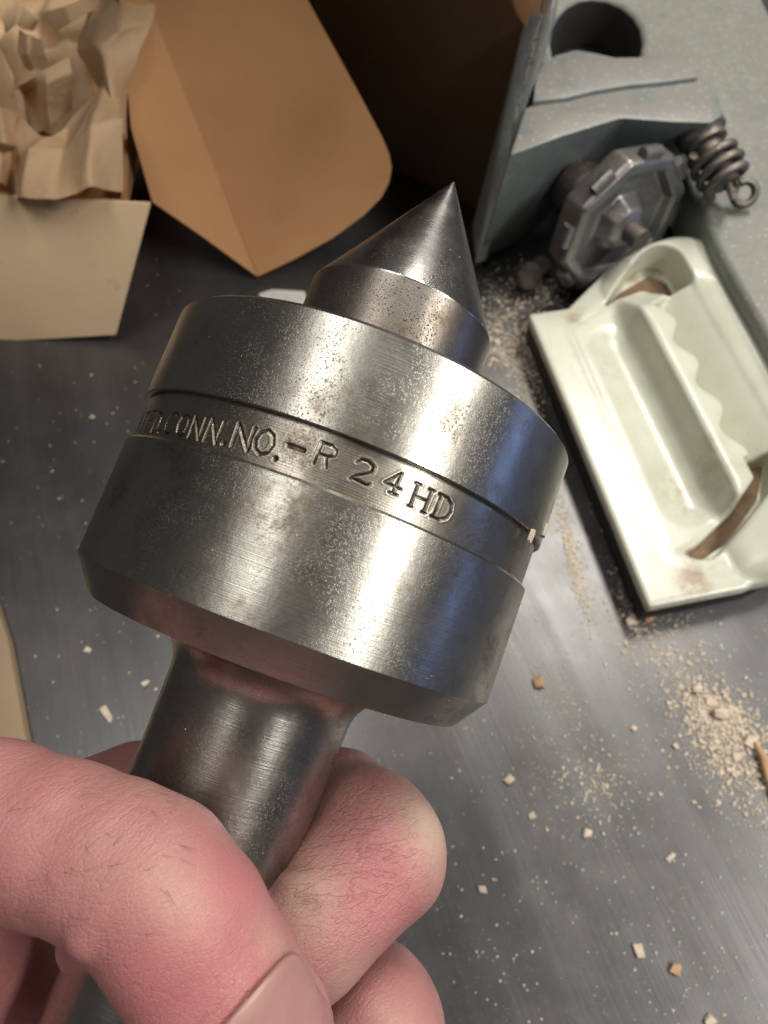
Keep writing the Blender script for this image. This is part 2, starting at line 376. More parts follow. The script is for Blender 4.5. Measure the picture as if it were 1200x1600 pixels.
M = dict(
    bench=mat_bench(),
    steel=mat_turned('turned_steel', (.46, .445, .405), .31, 1.0, .8),
    steel_dull=mat_turned('turned_steel_dull', (.53, .51, .475), .27, .8, .45),
    steel_band=mat_turned('stamped_steel', (.42, .395, .345), .34, .7, .7, band=True),
    steel_point=mat_turned('ground_steel', (.50, .49, .475), .27, .9, .6),
    steel_pitted=mat_turned('pitted_steel', (.29, .26, .235), .40, 1.6, 1.0),
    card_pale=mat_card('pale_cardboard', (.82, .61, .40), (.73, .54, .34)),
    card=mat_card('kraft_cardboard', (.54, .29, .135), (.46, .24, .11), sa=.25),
    card_shaded=mat_card('shaded_brown_cardboard', (.19, .115, .068), (.155, .092, .054), sa=.3),  # brown carton board with the wall's shade put into the colour
    paper=mat_paper(), skin=mat_skin(), nail=mat_nail(), plastic=mat_plastic(),
    grime=mat_plain('brown_grime', (.22, .145, .085), (.12, .075, .04), .85, 0, 110, .0006),
    rubber=mat_plain('black_rubber', (.018, .018, .016), (.03, .028, .022), .7),
    paint=mat_plain('grey_enamel', (.19, .225, .228), (.15, .18, .183), .42, 0, 40, .0003, dust=.85, dustc=(.26, .24, .215)),
    paint2=mat_plain('grey_casting_enamel', (.235, .25, .225), (.20, .215, .19), .45, 0, 30, .0004, dust=.3, dustc=(.27, .25, .225)),
    iron=mat_plain('dull_iron', (.16, .155, .15), (.10, .095, .09), .5, .7, 120, .0004, dust=.9, dustc=(.24, .20, .175)),
    alu=mat_plain('dull_cast_alloy', (.30, .30, .31), (.20, .20, .21), .38, .8, 90, .0004, dust=.35),
    hair=mat_plain('brown_hair', (.07, .035, .02), (.10, .05, .03), .5),
    black=mat_plain('hole_shade', (.03, .026, .024), (.02, .018, .017), .8),  # near-black colour standing in for shade inside the casting hole
    wood=mat_plain('sawdust_wood', (.72, .62, .50), (.60, .49, .37), .85, 0, 300, .0002),
    wood_o=mat_plain('orange_wood', (.60, .38, .22), (.50, .30, .17), .8, 0, 300, .0002),
    plank=mat_card('pale_plank_wood', (.50, .37, .235), (.44, .32, .2)),
    scrap=mat_plain('white_paper_scrap', (.75, .75, .72), (.7, .7, .68), .8),
)

# ------------------------------------------------------------------ bench
def bench():
    x0, x1, y0, y1 = -.75, .85, -.45, 1.05
    V = [(x0, y0, 0), (x1, y0, 0), (x1, y1, 0), (x0, y1, 0), (x0, y0, -.03), (x1, y0, -.03), (x1, y1, -.03), (x0, y1, -.03)]
    Fc = [(0, 1, 2, 3), (7, 6, 5, 4), (0, 4, 5, 1), (1, 5, 6, 2), (2, 6, 7, 3), (3, 7, 4, 0)]
    tag(mesh_obj('bench_top', V, Fc, M['bench'], smooth=False), 'grey brushed steel bench top strewn with sawdust', None, None, 'structure')
bench()

# ------------------------------------------------------------------ live centre (all in viewer-aligned mm, then world)
P0c = np.array([-15.0, 17.63, 113.39]); AXc = np.array([.34727, -.9269, .14233]); AXc /= np.linalg.norm(AXc)
P0 = c2w(P0c); AX = c2w(P0c + AXc * 1000.0) - P0; AX /= np.linalg.norm(AX)
def live_centre():
    root = empty('live_centre', P0, 'heavy steel lathe live centre with stamped band and pointed tip, held in the hand', 'live centre')
    z = Vector(AX); q = z.to_track_quat('Z', 'Y'); root.rotation_mode = 'QUATERNION'; root.rotation_quaternion = q
    R3 = np.array(q.to_matrix())
    def lz(name, prof, mat, seg=256, sharp=25):
        an = np.linspace(0, 2 * np.pi, seg, endpoint=False); V = []
        for t, r in prof: V.append(np.stack([r * np.cos(an), r * np.sin(an), np.full(seg, t)], 1) * MM)
        V = np.concatenate(V); m = len(prof); i = np.arange(m - 1)[:, None] * seg; j = np.arange(seg)[None]; j2 = (j + 1) % seg
        Fc = np.stack([i + j, i + j2, i + seg + j2, i + seg + j], -1).reshape(-1, 4)
        return local(name, V, Fc, mat, sharp)
    def local(name, V, Fc, mat, sharp):
        me = bpy.data.meshes.new(name); n = len(Fc)
        me.vertices.add(len(V)); me.vertices.foreach_set('co', V.astype(np.float32).ravel())
        me.loops.add(n * 4); me.loops.foreach_set('vertex_index', Fc.astype(np.int32).ravel())
        me.polygons.add(n); me.polygons.foreach_set('loop_start', np.arange(0, n * 4, 4, dtype=np.int32)); me.update(calc_edges=True)
        me.materials.append(mat); me.polygons.foreach_set('use_smooth', np.ones(n, bool)); me.set_sharp_from_angle(angle=math.radians(sharp))
        o = bpy.data.objects.new(name, me); COL.objects.link(o); o.parent = root; return o
    # tapered shank with fillet and tang
    pr = [(-118, 0.05), (-118, 8.5), (-117, 9.6), (-108, 11.3), (-60, 12.75), (-26.0, 14.0), (-25.6, 14.02), (-14, 14.25), (-11.5, 14.3)]
    for k in range(1, 10):
        t = k / 9 * math.pi / 2; pr.append((-11.5 + 6.2 * math.sin(t), 14.3 + 6.2 * (1 - math.cos(t))))
    pr += [(-4.9, 26)]
    s = lz('tapered_shank', pr, M['steel_dull'])
    b = lz('housing', [(-5.15, 20.0), (-4.75, 29.1), (0, 32.5), (17.2, 32.5), (17.6, 32.1), (17.62, 30)], M['steel'])
    lz('front_cap', [(24.3, 29), (24.1, 31.2), (24.15, 32.35), (24.3, 32.5), (37.6, 32.5), (38.2, 31.8), (38.2, 17.4), (37.2, 17.2), (36.8, 15.2)], M['steel'])
    sh = R3.T @ ((c2w(np.array([-.75, -.26, 0]) * 1000) - ORG) / 1000) * MM / MM
    pc = lz('pitted_collar', [(33, 15.6), (53.0, 15.6)], M['steel_pitted'])
    pp = lz('point', [(53.0, 15.62), (53.2, 15.65), (53.5, 15.55), (60, 11.65), (79.15, .42), (79.55, .22), (79.75, .02)], M['steel_point'])
    pc.location = pp.location = tuple(sh)
    # stamped band, real grooves
    G = {  # strokes in a unit box, x right, y up
        'H': [[(0, 0), (0, 1)], [(1, 0), (1, 1)], [(0, .5), (1, .5)]],
        'T': [[(.5, 0), (.5, 1)], [(0, 1), (1, 1)]],
        'F': [[(0, 0), (0, 1), (1, 1)], [(0, .52), (.8, .52)]],
        'D': [[(0, 0), (0, 1), (.5, 1), (.85, .82), (1, .5), (.85, .18), (.5, 0), (0, 0)]],
        'C': [[(1, .82), (.8, .97), (.5, 1), (.18, .85), (0, .5), (.18, .15), (.5, 0), (.8, .03), (1, .18)]],
        'O': [[(.5, 0), (.15, .15), (0, .5), (.15, .85), (.5, 1), (.85, .85), (1, .5), (.85, .15), (.5, 0)]],
        'N': [[(0, 0), (0, 1), (1, 0), (1, 1)]],
        '.': [[(.45, .0), (.55, .02)]],
        '-': [[(0, .5), (1, .5)]],
        'R': [[(0, 0), (0, 1), (.6, 1), (.95, .85), (.95, .62), (.6, .48), (.05, .48)], [(.5, .48), (.75, 0)]],
        '2': [[(.02, .78), (.2, .97), (.6, 1), (.92, .85), (.92, .62), (.6, .42), (.2, .22), (0, 0), (.15, .06), (.9, 0), (1, .08)]],
        '4': [[(.62, 0), (.72, 1), (0, .35), (.95, .32)], [(.4, 0), (.85, .0)]],
        'h': [[(0, 0), (.04, 1)], [(.92, 0), (1, 1)], [(0, .48), (.96, .5)], [(-.12, 1), (.2, 1)], [(.8, 1), (1.15, 1)], [(-.1, 0), (.12, 0)], [(.8, 0), (1.05, 0)]],
        'd': [[(.05, 0), (.05, 1)], [(-.12, 1), (.5, 1), (.9, .82), (1.02, .5), (.9, .18), (.5, 0), (-.1, 0)]],
    }
    # (char, angle in degrees round the axis, width mm, height mm, base t)
    txt = [('H', 24.5, 1.7, 3.5, 17.55), ('T', 30.3, 1.7, 3.5, 17.55), ('F', 35.6, 1.5, 3.5, 17.55), ('D', 40.2, 1.7, 3.5, 17.55), ('.', 43.1, .5, 3, 17.7),
           ('C', 46.6, 1.9, 3.5, 17.6), ('O', 51.9, 2.0, 3.5, 17.6), ('N', 57.0, 1.9, 3.5, 17.7), ('N', 62.1, 1.9, 3.5, 17.8), ('.', 65.6, .5, 3, 18.1),
           ('N', 69.9, 2.3, 3.5, 18.2), ('O', 75.0, 2.4, 3.6, 18.2), ('.', 78.6, .5, 3, 18.4), ('-', 81.9, 1.9, 3.5, 18.9),
           ('R', 88.6, 2.1, 3.2, 19.2), ('2', 97.0, 2.3, 3.2, 19.2), ('4', 104.2, 2.2, 3.1, 19.3), ('h', 111.2, 2.1, 3.4, 18.9), ('d', 117.2, 2.1, 3.4, 18.9)]
    Rb = 31.75
    # angle measured in the fitting frame (u, v) -> local frame
    uc = np.cross(AXc, [0, 0, 1.0]); uc /= np.linalg.norm(uc); vc = np.cross(AXc, uc)
    uw = c2w(uc * 1000) - ORG; vw = c2w(vc * 1000) - ORG
    ul = R3.T @ uw; vl = R3.T @ vw
    fine = np.arange(8, 132, .19); coarse = np.arange(132, 368, 3.0); ang = np.radians(np.concatenate([fine, coarse]))
    tt = np.concatenate([[17.0, 17.5], np.arange(17.62, 23.35, .085), [23.5, 23.72, 23.75, 24.0, 24.2, 24.22, 24.9]])
    A_, T_ = np.meshgrid(ang, tt); S = A_ * Rb
    d = np.full(A_.shape, 9.0)
    for ch, dg, wd, ht, bt in txt:
        jx, jy, tilt = rng.uniform(-.06, .06), rng.uniform(-.1, .1), rng.uniform(-.06, .06)
        mask = (np.abs(S - math.radians(dg) * Rb) < wd + 1.2)
        for st in G[ch]:
            q = [((x - .5) * wd + math.radians(dg) * Rb + jx + tilt * y * ht, bt + .6 + jy + y * (ht * .88 - .1)) for x, y in st]
            for (ax, ay), (bx, by) in zip(q[:-1], q[1:]):
                sx, sy = S[mask], T_[mask]; ex, ey = bx - ax, by - ay
                k = np.clip(((sx - ax) * ex + (sy - ay) * ey) / (ex * ex + ey * ey + 1e-9), 0, 1)
                dd = np.hypot(sx - ax - k * ex, sy - ay - k * ey); 
                if ch in '.-': dd = dd - .14
                d[mask] = np.minimum(d[mask], dd)
    gw = .13
    groove = np.exp(-(np.clip(d, 0, 9) / gw) ** 2); lip = np.exp(-((d - .36) / .12) ** 2)
    worn = .75 + .25 * np.sin(S * .9) * np.sin(S * .31 + 1)
    Rr = Rb - .24 * groove * worn + .022 * lip + .006 * np.sin(T_ * 19) 
    Rr = np.where(T_ < 17.6, 31.6, Rr); Rr = np.where(T_ > 23.39, 31.74, Rr); Rr = np.where(T_ > 23.73, 31.42, Rr)
    X = np.cos(A_)[..., None] * ul + np.sin(A_)[..., None] * vl
    V = (X * Rr[..., None] + np.array([0, 0, 1.0]) * T_[..., None]) * MM; nr, nc = A_.shape
    i = np.arange(nr - 1)[:, None] * nc; j = np.arange(nc)[None]; j2 = (j + 1) % nc
    Fc = np.stack([i + j, i + j2, i + nc + j2, i + nc + j], -1).reshape(-1, 4)
    o = local('marking_band', V.reshape(-1, 3), Fc, M['steel_band'], 50); recalc(o)
    o['label'] = 'narrow recessed band stamped HTFD. CONN. NO.- R 24HD'
    at = o.data.attributes.new('groove', 'FLOAT', 'POINT'); at.data.foreach_set('value', np.clip(groove * 1.15, 0, 1).astype(np.float32).ravel())
    for c in root.children:
        if c.name != 'marking_band': recalc(c)
    return root
live_centre()

# two flakes stuck on the cap
def flake(px, py, dt, name, lab, mat, sz):
    d = ray(px, py); o_ = ORG - P0; dp = d - AX * (d @ AX); op = o_ - AX * (o_ @ AX)
    A, B, C_ = dp @ dp, 2 * dp @ op, op @ op - .0325 ** 2; dis = B * B - 4 * A * C_
    s = (-B - math.sqrt(max(dis, 0))) / 2 / A; p = ORG + d * s
    rel = p - P0; rad = rel - AX * (rel @ AX); nrm = rad / np.linalg.norm(rad); tg = np.cross(AX, nrm)
    pts = []
    k = 8
    for i in range(k):
        t = 2 * math.pi * i / k; r = sz * rng.uniform(.6, 1.1)
        pts.append(p + nrm * .00002 + AX * math.cos(t) * r * 1.7 + tg * math.sin(t) * r)
    o = prism(name, pts, nrm * .0004, mat, None); tag(o, lab, 'wood flake'); return o
flake(828, 836, 0, 'wood_flake', 'pale wood flake stuck on lower edge of the steel cap, left one', M['wood'], .0007)
flake(850, 828, 0, 'wood_flake', 'tan wood flake stuck on the right rim of the steel cap', M['wood'], .0008)

# ------------------------------------------------------------------ the hand
def K(px, py, z): return np.array([(px - 600) / FPX * z, (py - 800) / FPX * z, z])
def hand():
    sp = .47
    lo = np.array([-135.0, 12.0, 62.0]); hi = np.array([22.0, 165.0, 156.0])
    n = np.ceil((hi - lo) / sp).astype(int); BIG = 30.0
    def field(): return np.full(tuple(n), BIG, np.float32)
    def sub(a, b, r):
        mn = np.minimum(a, b) - r; mx = np.maximum(a, b) + r
        i0 = np.clip(((mn - lo) / sp).astype(int), 0, n); i1 = np.clip(np.ceil((mx - lo) / sp).astype(int) + 1, 0, n)
        return i0, i1
    def pts(i0, i1):
        g = np.stack(np.meshgrid(*[np.arange(i0[k], i1[k]) * sp + lo[k] for k in range(3)], indexing='ij'), -1); return g
    def chain(Fd, nodes, k):
        for (pa, ra), (pb, rb) in zip(nodes[:-1], nodes[1:]):
            i0, i1 = sub(pa, pb, max(ra, rb) + 7)
            if (i1 <= i0).any(): continue
            sl = tuple(slice(i0[q], i1[q]) for q in range(3))
            Fd[sl] = smin(Fd[sl], caps(pts(i0, i1), pa, pb, ra, rb).astype(np.float32), k)
        return Fd
    def nd(*a): return [(K(x, y, z), r) for x, y, z, r in a]
    thumb = nd((-430, 1640, 104, 15), (-150, 1292, 92, 11.8), (-20, 1296, 88.5, 10.5), (90, 1316, 86, 9.2), (182, 1350, 84, 9.0), (236, 1380, 83.5, 9.5), (288, 1446, 83, 9.3), (338, 1533, 83, 9.5), (392, 1625, 83.5, 9.3), (428, 1700, 85, 8.0))
    index = nd((-90, 1370, 124, 12), (215, 1256, 131, 10.2), (400, 1240, 134, 9.8), (525, 1264, 127, 9.7), (575, 1308, 117, 10.0), (590, 1334, 113, 9.9), (518, 1408, 108, 9.4), (460, 1468, 104.5, 9.1), (428, 1506, 103, 8.0))
    middle = nd((-110, 1690, 126, 12), (200, 1560, 133, 10.6), (400, 1520, 136, 10.2), (518, 1532, 129, 10.0), (570, 1584, 117, 10.6), (582, 1616, 113, 10.4), (520, 1710, 108, 10), (465, 1790, 105, 9.3), (425, 1830, 104, 8.4))
    ring = nd((-130, 1960, 126, 12), (170, 1850, 131, 10), (390, 1800, 133, 9.6), (500, 1830, 125, 9.8), (540, 1890, 113, 9.7), (470, 1990, 106, 9), (410, 2050, 104, 8))
    pinky = nd((-160, 2160, 124, 11), (100, 2110, 127, 8.8), (300, 2080, 127, 8.2), (390, 2110, 119, 8.4), (420, 2160, 110, 8.2), (350, 2230, 105, 7.6), (310, 2260, 104, 6.8))
    palm = [nd((-90, 1370, 124, 12), (-560, 1900, 118, 17)), nd((-110, 1690, 126, 12.5), (-560, 2000, 118, 17)), nd((-130, 1960, 126, 12.5), (-540, 2100, 118, 16)),
            nd((-160, 2160, 124, 11.5), (-520, 2200, 118, 15)), nd((-430, 1640, 106, 15), (-560, 2000, 116, 18)), nd((-90, 1370, 124, 11), (-430, 1640, 106, 12)), nd((-560, 2000, 118, 21), (-900, 2500, 118, 23)), nd((-110, 1390, 104, 9.5), (-50, 1460, 112, 10.5), (-24, 1590, 118, 11), (-120, 1800, 120, 13), (-200, 2000, 118, 16))]
    Ft = chain(field(), thumb, 1.3); Fi = chain(field(), index, 3.0); Fm = chain(field(), middle, 3.0)
    Fr = chain(field(), ring, 3.0); Fp = chain(field(), pinky, 3.0); Fpalm = field()
    for c in palm: Fpalm = chain(Fpalm, c, 8.0)
    def at(Fd, P):
        q = np.clip(((P - lo) / sp).astype(int), 0, n - 1); return Fd[tuple(q.T)]
    def surf(Fd, px, py):
        z = np.arange(70.0, 150.0, .25); P = np.stack([(px - 600) / FPX * z, (py - 800) / FPX * z, z], -1)
        v = at(Fd, P); k = np.argmax(v < 0)
        if not (v < 0).any(): k = np.argmin(v)
        return P[k]
    def on_skin(Fd, path, m=26, sink=0.0):
        path = np.array(path, float); L = np.r_[0, np.cumsum(np.hypot(*np.diff(path, axis=0).T))]; t = np.linspace(0, L[-1], m)
        ps = np.array([surf(Fd, np.interp(q, L, path[:, 0]), np.interp(q, L, path[:, 1])) for q in t])
        for _ in range(5): ps[1:-1] = (ps[:-2] + ps[1:-1] * 2 + ps[2:]) / 4
        return ps + np.array([0, 0, sink])
    def crease(Fd, path, rad, k=1.2, sink=0.0):
        ps = on_skin(Fd, path, 22, sink); m = len(ps)
        for q_, (a, b) in enumerate(zip(ps[:-1], ps[1:])):
            r = rad * (.35 + .65 * math.sin(math.pi * (q_ + .5) / m) ** .6)
            i0, i1 = sub(a, b, rad + 5); sl = tuple(slice(i0[q], i1[q]) for q in range(3))
            Fd[sl] = smax(Fd[sl], -caps(pts(i0, i1), a, b, r, r).astype(np.float32), k)
    def bulge(Fd, px, py, r, k, sink):
        a = surf(Fd, px, py) + np.array([0, 0, sink]); b = a + .01
        i0, i1 = sub(a, b, r + 6); sl = tuple(slice(i0[q], i1[q]) for q in range(3))
        Fd[sl] = smin(Fd[sl], caps(pts(i0, i1), a, b, r, r).astype(np.float32), k)
    # thumb: knuckle fullness, joint folds on the palm side, nail bed
    # flesh lobe between the two folds on the palm side of the thumb joint
    lobe = on_skin(Ft, [(176, 1400), (156, 1432), (142, 1458), (134, 1474)], 10, 0.0); rr = np.linspace(1.2, 3.3, 10)
    lobe = [p + np.array([0, 0, r * .86]) for p, r in zip(lobe, rr)] + [K(131, 1478, 86)]; rr = list(rr) + [3.3]
    for k_ in range(10):
        a, b = lobe[k_], lobe[k_ + 1]; i0, i1 = sub(a, b, 8); sl = tuple(slice(i0[q], i1[q]) for q in range(3))
        Ft[sl] = smin(Ft[sl], caps(pts(i0, i1), a, b, rr[k_], rr[k_ + 1]).astype(np.float32), .45)
    lobe2 = on_skin(Fi, [(452, 1404), (472, 1398), (500, 1408)], 8, 0.0)
    for a, b in zip(lobe2[:-1], lobe2[1:]):
        a = a + np.array([0, 0, 2.1]); b = b + np.array([0, 0, 2.1]); i0, i1 = sub(a, b, 8); sl = tuple(slice(i0[q], i1[q]) for q in range(3))
        Fi[sl] = smin(Fi[sl], caps(pts(i0, i1), a, b, 2.4, 2.4).astype(np.float32), .9)
    # nail bed frame on the thumb
    c = surf(Ft, 420, 1590); ax = K(425, 1700, 85) - K(330, 1530, 83); ax /= np.linalg.norm(ax)
    cc = K(380, 1606, 83.5)
    out = (c - cc) - ax * ((c - cc) @ ax); out /= np.linalg.norm(out)
    side = np.cross(ax, out)
    NW, NL, R0 = 8.7, 9.0, 9.6                     # nail half width / half length / curvature radius in mm
    org = cc + ax * 0.1
    def nail_pt(s, t, h=0.0):                        # s along, t across in [-1,1]
        a = t * NW / R0 * 1.08; 
        r = R0 + .22 + h - .035 * (s * NL) * 1.0
        return org + ax * (s * NL) + (math.cos(a) * out + math.sin(a) * side) * (r - .45 * abs(t) ** 3)
    def rim(s): return math.sqrt(max(0, 1 - abs(s) ** 2.8)) if s < 0 else 1 - .06 * s
    ring_pts = [nail_pt(s, -rim(s), .1) for s in np.linspace(1, -.985, 14)] + [nail_pt(-1, t, .1) for t in np.linspace(-.3, .3, 4)] + [nail_pt(s, rim(s), .1) for s in np.linspace(-.985, 1, 14)]
    lip_pts = [nail_pt(s_, t_, -.12) for s_, t_ in [(s, -rim(s) * 1.06) for s in np.linspace(1, -.9, 12)] + [(-1.05, t) for t in np.linspace(-.6, .6, 5)] + [(s, rim(s) * 1.06) for s in np.linspace(-.9, 1, 12)]]
    for a, b in zip(ring_pts[:-1], ring_pts[1:]):
        i0, i1 = sub(a, b, 5); 
        if (i1 <= i0).any(): continue
        sl = tuple(slice(i0[q], i1[q]) for q in range(3)); g = pts(i0, i1)
        Ft[sl] = smax(Ft[sl], -caps(g, a, b, .26, .26).astype(np.float32), 1.0)
    # compose
    Fh = smin(Fpalm, Ft, 5.0); Fh = smin(Fh, Fi, 1.2); Fh = smin(Fh, Fm, .9); Fh = smin(Fh, Fr, .9); Fh = smin(Fh, Fp, .9)
    # uneven flesh
    V, Q = surface_nets(Fh, lo, sp)
    V = laplace(V, Q, 2, .5)
    q = V * .16; bump_ = (np.sin(q[:, 0] * 1.3 + 1.1 * np.sin(q[:, 1])) * np.sin(q[:, 1] * 1.7 + q[:, 2]) + .5 * np.sin(q[:, 0] * 3.1 + q[:, 2] * 2) * np.sin(q[:, 1] * 2.9)) * .18
    tri = np.concatenate([Q[:, [0, 1, 2]], Q[:, [0, 2, 3]]]); fn = np.cross(V[tri[:, 1]] - V[tri[:, 0]], V[tri[:, 2]] - V[tri[:, 0]]); vn = np.zeros_like(V)
    for k in range(3): np.add.at(vn, tri[:, k], fn)
    vn /= np.linalg.norm(vn, axis=1)[:, None] + 1e-9
    V2 = V + vn * bump_[:, None]
    W_ = c2w(V2)
    root = empty('person', c2w(K(-560, 2000, 118)), 'bare left hand gripping the steel shank, thumb in front and fingers wrapped behind', 'person')
    o = mesh_obj('hand', W_, Q, M['skin'], root); 
    # colouring that belongs to the skin
    def blob(px, py, z, r): 
        return np.exp(-(np.linalg.norm(V - K(px, py, z), axis=1) / r) ** 2)
    def put(name, val):
        a = o.data.attributes.new(name, 'FLOAT', 'POINT'); a.data.foreach_set('value', np.clip(val, 0, 1).astype(np.float32))
    red = blob(400, 1420, 76, 9) * .7 + blob(160, 1560, 76, 13) * .7 + blob(350, 1500, 74, 8) * .9 + blob(640, 1340, 104, 9) * .8 + blob(600, 1440, 98, 9) * .7 + blob(60, 1580, 100, 25) * .8 + blob(640, 1560, 105, 8) * .5 + blob(0, 1200, 80, 14) * .5
    pale = blob(290, 1405, 73, 4.0) * .7 + blob(455, 1450, 79, 3.2) * .9 + blob(490, 1530, 79, 3) * .8 + blob(690, 1310, 108, 6) * .6 + blob(660, 1270, 110, 5) * .5 + blob(560, 1560, 98, 6) * .4 + blob(475, 1400, 98, 5) * .5 + blob(650, 1600, 102, 5) * .5
    grime = blob(575, 1280, 108, 6) * .32 + blob(530, 1330, 106, 5) * .2 + blob(490, 1430, 96, 5) * .25 + blob(560, 1190, 117, 6) * .5 + blob(345, 1590, 75, 2.5) * .8 + blob(435, 1475, 77, 1.6) * .9
    rp = np.array(ring_pts); near = (np.abs(V - cc).max(1) < 16); dn = np.full(len(V), 9.0); dn[near] = np.sqrt(((V[near][:, None] - rp[None]) ** 2).sum(-1)).min(1)
    grime = grime + np.exp(-(dn / .5) ** 2) * .35
    wr = .25 + blob(560, 1300, 106, 12) + blob(330, 1480, 73, 10) * .5 + blob(640, 1420, 100, 9) * .6 + blob(200, 1350, 73, 14) * .6 + blob(40, 1250, 76, 16) * .6
    put('joint', blob(560, 1295, 106, 10) * 1.2 + blob(480, 1400, 98, 6) * .6 + blob(640, 1400, 100, 9) * .35 + blob(150, 1455, 78, 5) * .5 + blob(330, 1300, 74, 9) * .25 + blob(400, 1490, 74, 6) * .3)
    put('red', red); put('pale', pale); put('grime', grime); put('wrinkle', wr)
    # nail plate
    ns, nt = 28, 22; NV = []; E = []
    for lay, hh in ((0, .12), (1, -.35)):
        for i in range(ns):
            s = -1 + 2 * i / (ns - 1)
            rr = (.97 * rim(s)) if s > -.99 else .12
            for j in range(nt):
                t = (-1 + 2 * j / (nt - 1)) * rr
                NV.append(c2w(nail_pt(s * .97, t, hh - .35 * max(0, (abs(t) / max(rr, .01)) - .85) / .15 * (lay == 0))))
                E.append(max(0, 1 - abs(s + 1) / .22) * .5 + max(0, abs(t) - .84) / .16 * .6)
    Fc = []
    for i in range(ns - 1):
        for j in range(nt - 1):
            a = i * nt + j; Fc.append([a, a + 1, a + nt + 1, a + nt]); a += ns * nt; Fc.append([a + nt, a + nt + 1, a + 1, a])
    m = ns * nt
    bd = [(0, j) for j in range(nt)] + [(i, nt - 1) for i in range(1, ns)] + [(ns - 1, j) for j in range(nt - 2, -1, -1)] + [(i, 0) for i in range(ns - 2, 0, -1)]
    for (a, b), (c_, d_) in zip(bd, bd[1:] + bd[:1]): Fc.append([a * nt + b, c_ * nt + d_, c_ * nt + d_ + m, a * nt + b + m])
    nail = mesh_obj('thumbnail', NV, Fc, M['nail'], o)
    recalc(nail); at_ = nail.data.attributes.new('edge', 'FLOAT', 'POINT'); at_.data.foreach_set('value', np.clip(np.array(E), 0, 1).astype(np.float32))
    # a few short hairs on the thumb
    tree_pts = V[(np.linalg.norm(V - K(80, 1290, 76), axis=1) < 15) & (V[:, 2] < 84)]
    nr_ = vn[(np.linalg.norm(V - K(80, 1290, 76), axis=1) < 15) & (V[:, 2] < 84)]
    HV, HF = [], []
    for k in rng.choice(len(tree_pts), 46):
        p, nv = tree_pts[k], nr_[k]; d = K(300, 1330, 80) - K(80, 1290, 80); d = d / np.linalg.norm(d) + rng.normal(size=3) * .45; d -= nv * (d @ nv); d /= np.linalg.norm(d); L = rng.uniform(1.2, 3.0)
        sd = np.cross(d, nv); b0 = len(HV); bendy = rng.normal() * .5
        for q_ in range(6):
            t = q_ / 5; c_ = p + d * L * t + nv * (.05 + .9 * L * .3 * t * (1 - t * .6)) + sd * bendy * t * t; r = .022 * (1 - t * .8)
            for a_ in range(3): HV.append(c2w(c_ + (math.cos(a_ * 2.09) * sd + math.sin(a_ * 2.09) * nv) * r))
        for q_ in range(5):
            for a_ in range(3): HF.append([b0 + q_ * 3 + a_, b0 + q_ * 3 + (a_ + 1) % 3, b0 + q_ * 3 + 3 + (a_ + 1) % 3, b0 + q_ * 3 + 3 + a_])
    hr = mesh_obj('fine_hair', HV, HF, M['hair'], o); hr['kind'] = 'stuff'
    return root
hand()

